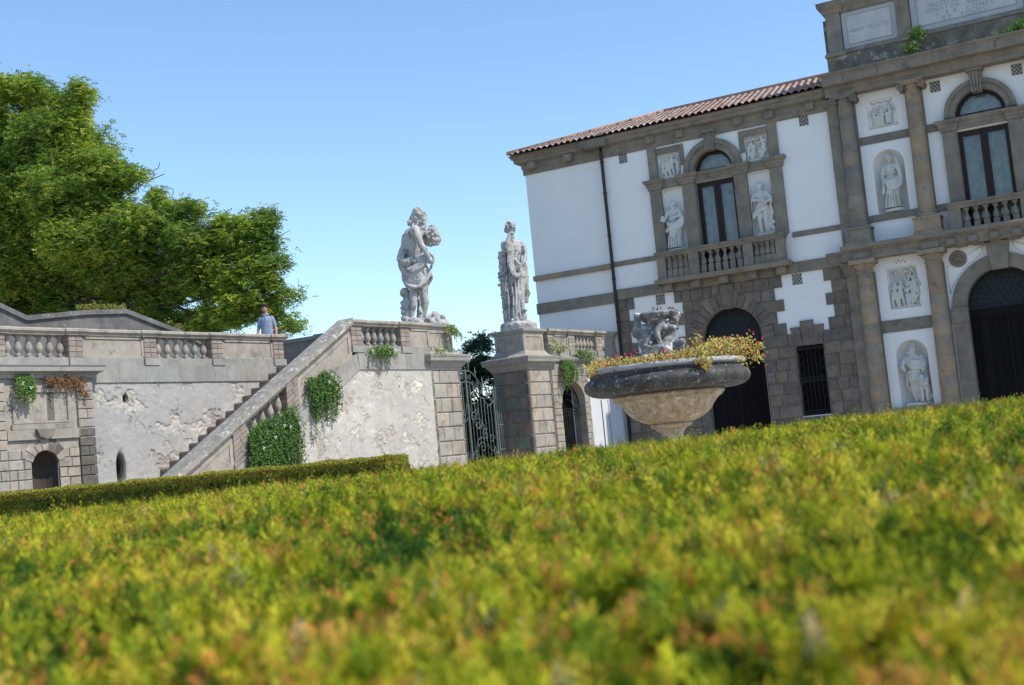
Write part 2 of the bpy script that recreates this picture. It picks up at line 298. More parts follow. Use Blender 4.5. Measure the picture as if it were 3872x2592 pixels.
# ------------------------------------------------------------------ sculpted figures: joined tapered volumes, voxel-merged into one surface
class FIG:
    def __init__(s, g=1.0): s.m = MB(); s.g = g
    def ball(s, c, r, rz=0, seg=12):
        """r: radius or (rx, ry, rz)"""
        rx, ry, rzz = (r, r, r) if isinstance(r, (int, float)) else r; rx *= s.g; ry *= s.g; rzz *= s.g; vs = []; fs = []; n = seg; h = seg//2
        ca, sa = math.cos(rz), math.sin(rz)
        for i in range(1, h):
            for j in range(n):
                a = 2*PI*j/n; b = PI*i/h; x = rx*math.sin(b)*math.cos(a); y = ry*math.sin(b)*math.sin(a)
                vs.append((c[0]+x*ca-y*sa, c[1]+x*sa+y*ca, c[2]+rzz*math.cos(b)))
        vs += [(c[0], c[1], c[2]+rzz), (c[0], c[1], c[2]-rzz)]; T = len(vs)-2
        for i in range(h-2):
            for j in range(n):
                k = (j+1) % n; fs.append((i*n+j, (i+1)*n+j, (i+1)*n+k, i*n+k))
        for j in range(n):
            k = (j+1) % n; fs.append((T, j, k)); fs.append((T+1, (h-2)*n+k, (h-2)*n+j))
        s.m.add(vs, fs); return s
    def cap(s, pts, rad):
        """tapered limb along pts with round ends"""
        rad = rad if isinstance(rad, (list, tuple)) else [rad]*len(pts)
        s.m.tube(pts, [q*s.g for q in rad], 10); s.ball(pts[0], rad[0]*.99, seg=10); s.ball(pts[-1], rad[-1]*.99, seg=10)
        for p, r in zip(pts[1:-1], rad[1:-1]): s.ball(p, r*.99, seg=10)
        return s
    def loft(s, rings, seg=28, fold=0, nf=9, ph=0, rot=0):
        """rings: (cx, cy, z, rx, ry[, fold]) from bottom to top"""
        vs = []; fs = []
        for i, rg in enumerate(rings):
            cx, cy, z, rx, ry = rg[:5]; fo = rg[5] if len(rg) > 5 else fold
            for j in range(seg):
                a = 2*PI*j/seg; q = 1+fo*(math.sin(nf*a+ph)+.5*math.sin((nf*2-3)*a+ph*2.3+i*.25)); x, y = rx*q*math.cos(a), ry*q*math.sin(a)
                vs.append((cx+x*math.cos(rot)-y*math.sin(rot), cy+x*math.sin(rot)+y*math.cos(rot), z))
        n = len(rings)
        for i in range(n-1):
            for j in range(seg): k = (j+1) % seg; fs.append((i*seg+j, i*seg+k, (i+1)*seg+k, (i+1)*seg+j))
        fs += [tuple(range(seg-1, -1, -1)), tuple((n-1)*seg+j for j in range(seg))]; s.m.add(vs, fs); return s
    def curls(s, c, r, n, rr=.03, sy=1, sz=1, top=-1.0, front=None):
        """locks of hair over a ball"""
        for i in range(n):
            while True:
                d = Vector((random.gauss(0, 1), random.gauss(0, 1), random.gauss(0, 1))).normalized()
                if d.z > top and (front is None or d.dot(front[0]) < front[1]): break
            s.ball((c[0]+d.x*r, c[1]+d.y*r*sy, c[2]+d.z*r*sz), rr*random.uniform(.7, 1.3), seg=8)
        return s
    def out(s, name, m, parent, vox=.014, smooth=2, at=(0, 0, 0), rz=0, scale=1.0, rough=0, sx=1.0, **kw):
        """merge into one skin; 'at' is the frame position of the figure's own origin"""
        org = ORG[rootof(parent)]; me = bpy.data.meshes.new(name); ca, sa = math.cos(rz), math.sin(rz)
        V = [((at[0]-org[0]+(x*ca-y*sa)*scale*sx)*K, (at[1]-org[1]+(x*sa+y*ca)*scale)*K, (at[2]-org[2]+z*scale)*K) for x, y, z in s.m.v]
        me.from_pydata(V, [], s.m.f); b = bmesh.new(); b.from_mesh(me); bmesh.ops.recalc_face_normals(b, faces=b.faces); b.to_mesh(me); b.free()
        t = bpy.data.objects.new('tmp', me); SC.collection.objects.link(t)
        md = t.modifiers.new('r', 'REMESH'); md.mode = 'VOXEL'; md.voxel_size = vox*K; md.use_smooth_shade = True
        if smooth: md = t.modifiers.new('s', 'SMOOTH'); md.factor = .5; md.iterations = smooth
        dg = bpy.context.evaluated_depsgraph_get(); dg.update(); ev = t.evaluated_get(dg); m2 = bpy.data.meshes.new_from_object(ev)
        bpy.data.objects.remove(t); bpy.data.meshes.remove(me); m2.name = name
        if rough:
            n = len(m2.vertices); co = np.empty(n*3, dtype=np.float32); m2.vertices.foreach_get('co', co); co = co.reshape(-1, 3); no = np.empty(n*3, dtype=np.float32); m2.vertices.foreach_get('normal', no); no = no.reshape(-1, 3)
            d = np.array([noise.noise(Vector(c)*9)+.5*noise.noise(Vector(c)*22) for c in co.tolist()], dtype=np.float32); co += no*d[:, None]*rough*K; m2.vertices.foreach_set('co', co.ravel()); m2.update()
        at_ = m2.color_attributes.new('tint', 'FLOAT_COLOR', 'POINT'); at_.data.foreach_set('color', np.ones(len(m2.vertices)*4, dtype=np.float32))
        m2.materials.clear(); m2.materials.append(MATS[m]); m2.polygons.foreach_set('use_smooth', [True]*len(m2.polygons))
        o = bpy.data.objects.new(name, m2); link(o, parent, **kw); return o

# ================================================================== SETTING
g = MB(); n = 40
g.add([(-900, -900, 0), (900, -900, 0), (900, 900, 0), (-900, 900, 0)], [(0, 1, 2, 3)]); g.build('ground', 'ground_gravel', kind='structure')
# raised ground behind the terrace wall and a wooded hill behind the camera (seen only in window glass)
g = MB(); v = [TF.w(x, y, 3.66) for x, y in ((-26, .3), (.1, .3), (.1, -2.3), (3.4, -2.3), (3.4, 9), (14, 14), (-8, 60), (-60, 60))]
n = len(v); g.add([tuple(p) for p in v]+[(p.x, p.y, 0) for p in v], [tuple(range(n))]+[(i, (i+1) % n, (i+1) % n+n, i+n) for i in range(n)]); g.build('terrace_ground', 'ground_gravel', kind='structure')
hl = MB(); N = 48; vs = []
for i in range(N+1):
    for j in range(13):
        a = PI*(1.0+i/N); r = 55+j*9; h = 17*math.sin(PI*min(1, j/8)/2)*(.75+.25*math.sin(i*.5)+.12*noise.noise(Vector((i*.5, j*.7, 3))))
        vs.append((r*math.cos(a), r*math.sin(a), h + 1.2*noise.noise(Vector((i*1.7, j*2.1, 0)))-.5))
hl.add(vs, [(i*13+j, (i+1)*13+j, (i+1)*13+j+1, i*13+j+1) for i in range(N) for j in range(12)], smooth=True); hl.build('hill', 'terrain_green', kind='structure')

# ================================================================== VILLA
CX = 10.86
villa = thing('villa', 'white plastered villa with brown stone trim, arched doors and a tiled roof', 'building', VF, (8, 0, 0))
def mir(x): return 2*CX-x
w = MB()
ops = [(2.67, 4.43, 0, 3.80, True, .35), (2.96, 4.14, 5.75, 8.40, False, .3), (2.96, 4.14, 8.69, 8.69, True, .3), (1.92, 2.57, 6.5, 8.38, False, .16), (4.54, 5.19, 6.5, 8.38, False, .16),
       (1.9, 2.57, 8.71, 9.41, False, .09), (4.53, 5.2, 8.71, 9.41, False, .09), (5.32, 6.12, 1.38, 3.33, False, .28), (.98, 1.78, 1.38, 3.33, False, .28),
       (9.93, 11.79, 0, 3.80, True, .4), (10.22, 11.5, 5.75, 8.42, False, .3), (10.22, 11.5, 8.79, 8.79, True, .3)]
for c in (8.40, mir(8.40)):
    ops += [(c-.41, c+.41, 1.37, 2.72, True, 0), (c-.41, c+.41, 6.60, 7.90, True, 0), (c-.39, c+.39, 3.99, 5.11, False, .07), (c-.39, c+.39, 8.93, 9.71, False, .06)]
wall_open(w, .15, 24.3, 0, 10.2, 0, .3, ops)
w.add([(-2.54, .1, 0), (.15, .1, 0), (.15, .1, 10.2), (-2.54, .1, 10.2)], [(0, 1, 2, 3)]); w.add([(.15, 0, 0), (.15, .1, 0), (.15, .1, 10.2), (.15, 0, 10.2)], [(0, 1, 2, 3)])
w.box(-2.54, 24.3, 8.9, 9, 0, 10.2); w.add([(-2.54, .1, 0), (-2.54, 9, 0), (-2.54, 9, 10.2), (-2.54, .1, 10.2)], [(0, 1, 2, 3)]); w.add([(24.3, 0, 0), (24.3, 9, 0), (24.3, 9, 10.2), (24.3, 0, 10.2)], [(0, 1, 2, 3)])
for a, b, z0, z1, d in ((1.92, 2.57, 6.5, 8.38, .16), (4.54, 5.19, 6.5, 8.38, .16), (1.9, 2.57, 8.71, 9.41, .09), (4.53, 5.2, 8.71, 9.41, .09)): w.add([(a, d, z0), (b, d, z0), (b, d, z1), (a, d, z1)], [(0, 1, 2, 3)])
for c_ in (8.40, mir(8.40)):
    for z0, z1, d in ((3.99, 5.11, .07), (8.93, 9.71, .06)): w.add([(c_-.39, d, z0), (c_+.39, d, z0), (c_+.39, d, z1), (c_-.39, d, z1)], [(0, 1, 2, 3)])
w.build('wall', 'plaster_white', villa, fix=False)
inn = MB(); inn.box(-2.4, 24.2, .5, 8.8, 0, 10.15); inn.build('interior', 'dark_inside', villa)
for c in (8.40, mir(8.40)):                # half-round niches
    for z0, zs in ((1.37, 2.72), (6.60, 7.90)):
        nb = MB(); r = .41; vs = []; S = 14
        for z in (z0, zs):
            for i in range(S+1): a = PI*i/S; vs.append((c-r*math.cos(a), r*math.sin(a), z))
        nb.add(vs, [(i, i+1, i+S+2, i+S+1) for i in range(S)], smooth=True); vs = []; T = 8
        for j in range(T+1):
            b = PI/2*j/T
            for i in range(S+1): a = PI*i/S; vs.append((c-r*math.cos(a)*math.cos(b), r*math.sin(a)*math.cos(b), zs+r*math.sin(b)))
        nb.add(vs, [(j*(S+1)+i, j*(S+1)+i+1, (j+1)*(S+1)+i+1, (j+1)*(S+1)+i) for j in range(T) for i in range(S)], smooth=True)
        nb.add([(c-r, 0, z0), (c+r, 0, z0), (c+r, r, z0), (c-r, r, z0)], [(0, 1, 2, 3)])
        nb.build('niche', 'plaster_white', villa, fix=False)

def blocks(mb, x0, x1, z0, z1, y0, y1, wd=.34, gap=.010, ch=.018, start=None, v=.16):
    """one course of dressed blocks"""
    xs = [x0]; x = x0 + (start if start else random.uniform(.5, 1.1)*wd)
    while x < x1-.09: xs.append(x); x += wd*random.uniform(.75, 1.35)
    xs.append(x1)
    for a, b in zip(xs, xs[1:]): mb.box(a+gap/2, b-gap/2, y0, y1, z0+gap/2, z1-gap/2, warm(v), ch)
# rusticated portal, window surrounds, corner quoins
rs = MB(); CZ = [5.345-.3325*i for i in range(0, 17)]
for i in range(16):
    z1, z0 = CZ[i], CZ[i+1]
    if z0 < -.05: break
    z0 = max(z0, 0)
    if i < 5:
        ext = 1.6 if i % 2 == 0 else 1.37
        xin = math.sqrt(max(.0, .93**2-max(0, z0-3.8)**2)) if z0 > 3.8 else .89
        if z0 > 4.75: blocks(rs, 3.55-ext, 3.55-.22, z0, z1, -.05, 0, .33); blocks(rs, 3.55+.22, 3.55+ext, z0, z1, -.05, 0, .33)
        else: blocks(rs, 3.55-ext, 3.55-xin, z0, z1, -.05, 0, .36); blocks(rs, 3.55+xin, 3.55+ext, z0, z1, -.05, 0, .36)
        q = .62 if i % 2 else .43
        blocks(rs, mir(6.95)+0 if False else (6.32 if i % 2 == 0 else 6.51), 6.97, z0, z1, -.05, 0, .5); blocks(rs, .17, .69 if i % 2 == 0 else .50, z0, z1, -.05, 0, .5)
    elif i == 5:
        for a, b in ((.17, .98), (1.78, 2.66), (4.44, 5.32), (6.12, 6.97)): blocks(rs, a, b, z0, z1, -.055, 0, .9)
    elif z1 > 1.37:
        for a, b in ((.17, .97), (1.79, 2.66), (4.44, 5.31), (6.13, 6.97)): blocks(rs, a, b, z0, z1, -.05, 0, .42)
    else: 
        for a, b in ((.17, 2.66), (4.44, 6.97)): blocks(rs, a, b, z0, z1, -.05 if i > 12 else -.07, 0, .9)
for i in range(17):                        # voussoirs
    a0, a1 = PI*i/17, PI*(i+1)/17
    if i == 8: continue
    r1 = 1.24 if i % 2 == 0 else 1.38; e = .006; P = [(3.55+r*math.cos(a), 3.8+r*math.sin(a)) for r, a in ((.88, a0+e), (r1, a0+e), (r1, a1-e), (.88, a1-e))]
    rs.prism(P[::1], -.066, .002, warm(.16), .015)
rs.prism([(3.41, 4.62), (3.69, 4.62), (3.77, 5.34), (3.33, 5.34)], -.10, .0, warm(.1), .02)
for s in (1, -1):
    for p in ([(5.33, 3.33), (5.56, 3.33), (5.51, 3.85), (5.24, 3.85)], [(5.56, 3.33), (5.88, 3.33), (5.90, 4.01), (5.53, 4.01)], [(5.88, 3.33), (6.11, 3.33), (6.18, 3.86), (5.90, 3.86)]):
        q = p if s == 1 else [(7.1-x, z) for x, z in p][::-1]; rs.prism(q, -.075, 0, warm(.12), .015)
rs.build('rusticated_stonework', 'trachyte', villa)
# flat bands
for a, b, z0, z1, p in ((-2.56, .13, 6.33, 6.48, -.07), (.17, 1.55, 6.35, 6.5, .03), (5.6, 6.95, 6.35, 6.5, .03), (-2.57, .13, 5.29, 5.62, -.05), (7.7, 9.05, 8.53, 8.75, .03), (7.7, 9.05, 3.38, 3.71, .03), (9.45, 9.85, 8.53, 8.75, .03), (7.7, 9.05, 6.40, 6.585, .05), (9.5, 9.8, 6.40, 6.585, .04), (7.7, 9.05, .0, 1.365, .16), (11.9, 12.3, 8.53, 8.75, .03)):
    x = a; bd = MB()
    while x < b-.05:
        x2 = min(b, x+random.uniform(.9, 1.5)); x2 = b if b-x2 < .4 else x2; bd.box(x+.002, x2-.002, -p, .12, z0, z1, warm(.1)); x = x2
    bd.build('stone_band', 'trachyte_smooth', villa)
bd = MB()
for x, x2 in ((.17, 1.4), (1.4, 2.9), (2.9, 4.3), (4.3, 5.7), (5.7, 6.93)): bd.box(x+.002, x2-.002, -.055, 0, 5.352, 5.66, warm(.08))
bd.build('stone_band', 'trachyte_smooth', villa)
for a, b, z0, z1, p in ((mir(9.05), mir(7.7), 8.53, 8.75, .03), (mir(9.05), mir(7.7), 3.38, 3.71, .03), (mir(9.05), mir(7.7), 0, 1.365, .16), (15, 24.3, 6.35, 6.5, .03), (15, 24.3, 5.35, 5.66, .05)): bd = MB(); bd.box(a, b, -p, 0, z0, z1); bd.build('stone_band', 'trachyte_smooth', villa)
bw = MB()
for x, x2 in ((-2.575, -1.6), (-1.6, -.4), (-.4, .125)): bw.box(x+.002, x2-.002, .015, .1, 6.325, 6.485, warm(.1))
bw.build('sandstone_band', 'trachyte_warm', villa)
# eaves of the wing
ev = MB(); PRF = [(0, 9.68), (.05, 9.68), (.05, 9.84), (.08, 9.87), (.08, 10.0), (.20, 10.03), (.24, 10.05), (.25, 10.14), (.30, 10.17), (.33, 10.23), (.33, 10.26), (0, 10.26)]
ev.sweep(PRF, [(-2.54, 8.9), (-2.54, .1), (.15, .1), (.15, 0), (6.98, 0)]); ev.box(-.42, .42, -.36, .1, 10.0, 10.24, .85); ev.build('eaves_cornice', 'trachyte_smooth', villa); ev = MB(); ev.sweep(PRF, [(14.8, 0), (24.3, 0), (24.3, 8.9)])
ev.build('eaves_cornice', 'trachyte_smooth', villa)
for x in (-2.2, -.95, 1.75, 2.66, 4.44, 5.35, 6.5): cb = MB(); cb.prism([(x-.13, 9.80), (x+.13, 9.80), (x+.13, 10.02), (x-.13, 10.02)], -.17, .02, warm(.06), .02); cb.build('eaves_bracket', 'trachyte_smooth', villa)
# serliana bay
def bay(mb, c, hw, z_imp, ro, zspr, ztop, z_rect):
    mb.arc(c, zspr, hw, hw+.14, -.10, .0, n=22); mb.arc(c, zspr, hw+.14, ro, -.14, 0, n=22)
IMP = [(0, 0), (.04, 0), (.04, .08), (.07, .10), (.07, .17), (.12, .20), (.15, .25), (.15, .29), (0, .29)]
def impost(mb, xa, xb, y, z, prof=IMP, ya=0): mb.sweep([(o, z+h) for o, h in prof], [(xa, ya), (xa, -y), (xb, -y), (xb, ya)])
sb = MB(); c = 3.55; bay(sb, c, .595, 8.69, .88, 8.70, 0, 0)
for s in (1, -1):
    X = lambda a, b: (min(c+s*a, c+s*b), max(c+s*a, c+s*b))
    a, b = X(1.63, 1.98); sb.box(a, b, -.10, 0, 6.5, 8.40, warm(.05)); sb.box(*X(1.70, 1.95), -.07, 0, 8.70, 9.68, warm(.05)); impost(sb, a, b, .10, 8.40)
    a, b = X(.60, .97); sb.box(a, b, -.12, .0, 6.5, 8.40, warm(.05)); impost(sb, a, b, .12, 8.40)
    a, b = X(.98, 1.63); sb.box(a-.01, b+.01, -.05, 0, 8.40, 8.69, warm(.06))
    for p, q, z0, z1 in ((1.66, 1.84, 8.70, 9.62), (.84, .98, 9.0, 9.42), (.84, 1.84, 9.42, 9.62)): sb.box(*X(p, q), -.045, 0, z0, z1-.002, warm(.05))
sb.sweep([(o*.8, 8.40+h) for o, h in IMP], [(2.96, 0), (2.96, -.02), (4.14, -.02), (4.14, 0)])
sb.build('window_bay_surround', 'trachyte_smooth', villa)
def keystone(mb, cx, z0, z1, wt, wb, p):
    for k in range(4):
        f = lambda w_, q: cx-w_/2+w_*q/4
        pts = [(f(wb, k)+.004, z0), (f(wb, k+1)-.004, z0), (f(wt, k+1)-.004, z1), (f(wt, k)+.004, z1)]
        zc = z0+(z1-z0)*.32; mbp = [(f(wb*.8+wt*.2, k)+.004, z0+.0), (f(wb*.8+wt*.2, k+1)-.004, z0), (f(wb*.6+wt*.4, k+1)-.004, zc), (f(wb*.6+wt*.4, k)+.004, zc)]
        mb.prism(pts, -p*(.92 if k in (0, 3) else 1), 0, 1.0, .012); mb.prism(mbp, -p*1.22, -p*.9, 1.0, .02)
    mb.box(cx-wt/2-.03, cx+wt/2+.03, -p*1.3, 0, z1-.0, z1+.07)
kb = MB(); keystone(kb, 3.55, 9.22, 9.75, .34, .22, .2); kb.build('scroll_keystone', 'trachyte_smooth', villa)
# central bay upper window
sc = MB(); c = CX; bay(sc, c, .645, 0, .90, 8.80, 0, 0)
for s in (1, -1):
    a, b = (c+s*.65, c+s*1.0) if s > 0 else (c-1.0, c-.65); sc.box(a, b, -.12, 0, 6.5, 8.45, warm(.05)); impost(sc, a, b, .12, 8.45)
sc.sweep([(o*.8, 8.45+h*1.1) for o, h in IMP], [(10.22, 0), (10.22, -.02), (11.5, -.02), (11.5, 0)])
sc.build('window_bay_surround', 'trachyte_smooth', villa)
kb = MB(); keystone(kb, CX, 9.32, 9.88, .36, .24, .22); kb.build('scroll_keystone', 'trachyte_smooth', villa)
# stone reveals inside the openings
rv = MB()
for c_, hw_, z0, z1, zs in ((3.55, .59, 5.75, 8.40, 8.69), (CX, .64, 5.75, 8.42, 8.79)):
    for s in (-1, 1): rv.box(*sorted((c_+s*(hw_-.012), c_+s*(hw_+.01))), -.09, .14, z0, z1-.002)
    rv.arc(c_, zs, hw_-.012, hw_+.02, -.09, .14, n=20)
for c_, hw_, zs in ((3.55, .88, 3.80), (CX, .93, 3.80)):
    for s in (-1, 1): rv.box(*sorted((c_+s*(hw_-.012), c_+s*(hw_+.01))), -.045, .22, 0, zs)
    rv.arc(c_, zs, hw_-.012, hw_+.02, -.045, .22, n=22)
for c_ in (5.72, 1.38):
    for s in (-1, 1): rv.box(*sorted((c_+s*.39, c_+s*.405)), -.045, .26, 1.38, 3.33)
rv.build('reveal', 'trachyte_smooth', villa)
# windows: brown frame > pane, curtain
def french(c, hw, z0, z1, zsp, y=.14):
    f = MB(); fw = .085
    for a, b in ((c-hw, c-hw+fw+.03), (c+hw-fw-.03, c+hw), (c-.095, c+.095)): f.box(a, b, y-.03, y+.05, z0, z1, warm(.1))
    f.box(c-hw, c+hw, y-.02, y+.05, z1-.13, z1-.001); f.box(c-hw, c+hw, y-.02, y+.05, z0, z0+.25)
    f.box(c-.02, c+.02, y-.05, y-.03, z0, z1-.02)
    f.arc(c, zsp, hw-.11, hw+.0, y-.02, y+.05, n=18); f.box(c-hw, c+hw, y-.02, y+.05, zsp-.02, zsp+.07)
    o = f.build('window', 'wood_brown', villa)
    p = MB()
    for a, b in ((c-hw+fw, c-.09), (c+.09, c+hw-fw)): p.add([(a, y+.01, z0+.2), (b, y+.01, z0+.2), (b, y+.01, z1-.1), (a, y+.01, z1-.1)], [(0, 1, 2, 3)])
    p.build('pane', 'window_glass', o, fix=False)
    p = MB(); q = [(c+(hw-.1)*math.cos(PI*i/16), y+.01, zsp+.03+(hw-.1)*math.sin(PI*i/16)) for i in range(17)]; p.add(q, [tuple(range(17))]); p.build('fanlight_pane', 'window_glass', o, fix=False)
    cu = MB(); NX = 90
    for (a, b) in ((c-hw+.03, c-.05), (c+.05, c+hw-.03)):
        vs = [(a+(b-a)*i/NX, y+.16+.028*math.sin(i*.62+1.5*math.sin(i*.11))+.012*math.sin(i*1.7), z) for z in (z0, z1+.1) for i in range(NX+1)]
        cu.add(vs, [(i, i+1, i+NX+2, i+NX+1) for i in range(NX)], smooth=True)
    cu.add([(c-hw, y+.2, zsp-.1), (c+hw, y+.2, zsp-.1), (c+hw, y+.2, zsp+hw), (c-hw, y+.2, zsp+hw)], [(0, 1, 2, 3)])
    cu.build('curtain', 'curtain', o, fix=False)
french(3.55, .59, 5.75, 8.39, 8.70); french(CX, .64, 5.75, 8.41, 8.80)
# doors: leaf > fanlight_grille
def spiral(mb, cx, cz, y, r, a0, d=1, turns=1.4, rad=.007, seg=4):
    pts = []
    for i in range(15):
        t = i/14; a = a0+d*turns*2*PI*t; q = r*(1-.85*t); pts.append((cx+q*math.cos(a), y, cz+q*math.sin(a)))
    mb.tube(pts, rad, seg, caps=False)
def door(c, hw, zt, zsp, y=.22):
    d = MB(); nP = 8
    for i in range(nP): x0 = c-hw+2*hw*i/nP; d.box(x0+.004, x0+2*hw/nP-.004, y, y+.06, 0, zt-.22, rt_(.8, 1.3))
    d.box(c-hw, c+hw, y-.03, y+.06, zt-.22, zt, 1.2); d.box(c-.03, c+.03, y-.03, y, 0, zt-.22, 1.4)
    o = d.build('door', 'wood_black', villa)
    p = MB(); q = [(c-hw, y+.04, zt), (c+hw, y+.04, zt)]+[(c+hw*math.cos(PI*i/18), y+.04, zsp+hw*math.sin(PI*i/18)) for i in range(19)]; p.add(q, [tuple(range(len(q)))]); p.build('fanlight_pane', 'fan_glass', o, fix=False)
    gr = MB(); gr.arc(c, zsp, hw-.05, hw-.01, y-.05, y-.02, n=18)
    for ring, cnt in ((.12, 3), (.26, 6), (.40, 9), (.54, 12), (.68, 15), (.80, 17)):
        for i in range(cnt):
            a = PI*(i+.5)/cnt; R_ = hw/.88*ring; x, z = c+R_*math.cos(a), zsp-.05+R_*math.sin(a)+(.0 if zsp > zt else 0)
            spiral(gr, x, z, y-.035, .055, a+i, 1 if i % 2 else -1)
            gr.tube([(x-.05*math.sin(a), y-.035, z+.05*math.cos(a)), (x+.03*math.cos(a), y-.035, z+.05), (x+.09*math.cos(a+.4), y-.035, z+.09*math.sin(a+.4))], .006, 4, caps=False)
    gr.build('fanlight_grille', 'iron_grille', o)
door(3.55, .88, 3.68, 3.80); door(CX, .93, 3.72, 3.80)
# barred window
for c in (5.72, 1.38):
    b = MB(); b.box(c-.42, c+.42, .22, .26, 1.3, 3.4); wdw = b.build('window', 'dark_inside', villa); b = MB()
    for i in range(7): x = c-.345+.115*i; b.tube([(x, .04, 1.38), (x, .04, 3.32)], .011, 6)
    for z in (1.5, 2.3, 2.42, 3.2): b.box(c-.4, c+.4, .03, .05, z, z+.025)
    for i in range(14):
        for xx, zz in ((c-.30+.6*(i % 2), 1.5+.13*i), (c-.33+.05*i, 1.43), (c-.33+.05*i, 2.36), (c-.33+.05*i, 3.26)): spiral(b, xx, zz, .03, .04, i, 1 if i % 2 else -1)
    b.build('window_grille', 'iron_grille', wdw)
# balconies
BAL2 = MB(); BAL2.box(-.075, .075, -.075, .075, 0, .24); BAL2.prism([(-.075, .24), (.075, .24), (.05, .27), (-.05, .27)], -.05, .05)
BAL2.lathe([(.045, .26), (.07, .29), (.085, .335), (.08, .38), (.055, .44), (.035, .50), (.032, .545), (.05, .555), (.05, .58), (.065, .59)], seg=14); BAL2.box(-.065, .065, -.065, .065, .59, .64)
me = BAL2.mesh('baluster'); me.materials.append(MATS['trachyte_smooth'])
def balcony(x0, x1, piers, groups, p=.40):
    b = MB(); b.box(x0, x1, -p-.03, 0, 5.60, 5.69, 1.0); b.sweep([(0, 5.56), (.03, 5.58), (.06, 5.66), (.06, 5.70), (0, 5.70)], [(x0, 0), (x0, -p-.02), (x1, -p-.02), (x1, 0)])
    for i in range(5): x = x0+.25+(x1-x0-.5)*i/4; b.prism([(x-.14, 5.36), (x+.14, 5.36), (x+.14, 5.59), (x-.14, 5.59)], -p*.72, 0, 1.0, .03)
    for a, c in piers: b.box(a, c, -p+.02, -p+.22, 5.69, 6.35, warm(.06)); b.box(a-.01, c+.01, -p+.01, -p+.23, 5.69, 5.76)
    b.sweep([(0, 6.34), (.02, 6.34), (.03, 6.40), (.07, 6.45), (.08, 6.50), (.0, 6.515)], [(x0+.08, 0), (x0+.08, -p+.02), (x1-.08, -p+.02), (x1-.08, 0)], tint=.9); b.box(x0+.08, x1-.08, -p+.02, 0, 6.35, 6.512, .95)
    o = b.build('balcony', 'trachyte_smooth', villa)
    for a, c, n in groups:
        for i in range(n): inst('baluster', me, (a+(c-a)*(i+.5)/n, -p+.12, 5.70), o)
balcony(1.62, 5.48, [(1.66, 1.92), (2.63, 2.93), (4.25, 4.53), (5.19, 5.44)], [(1.94, 2.62, 4), (2.95, 4.24, 6), (4.55, 5.18, 4)])
balcony(9.75, 11.97, [(9.82, 10.11), (11.57, 11.86)], [(10.13, 11.55, 6)])
# central block: giant pilaster strips and columns
for s in (0, 1):
    f = (lambda x: mir(x)) if s else (lambda x: x)
    for a, b, p in ((6.97, 7.25, .14), (7.25, 7.72, .08), (9.04, 9.5, .08)):
        x0, x1 = sorted((f(a), f(b))); pl = MB()
        for z0, z1 in ((0, 1.9), (1.9, 3.3), (3.3, 4.4), (4.4, 5.05)): pl.box(x0, x1, -p, 0, z0+.002, z1-.002, warm(.08))
        if p > .1: pl.sweep([(0, 5.04), (.05, 5.10), (.05, 5.2), (.12, 5.3), (.12, 5.38), (0, 5.38)], [(x0, 0), (x0, -p), (x1, -p), (x1, 0)])
        pl.build('pilaster', 'trachyte_smooth', villa); pl = MB()
        for z0, z1 in ((5.8, 7.1), (7.1, 8.6), (8.6, 9.72)): pl.box(x0, x1, -p, 0, z0+.002, z1-.002, warm(.08))
        if p > .1: pl.sweep([(0, 9.72), (.03, 9.76), (.05, 9.80), (.09, 9.86), (.09, 9.92), (0, 9.92)], [(x0, 0), (x0, -p), (x1, -p), (x1, 0)])
        pl.build('pilaster', 'trachyte_smooth', villa)
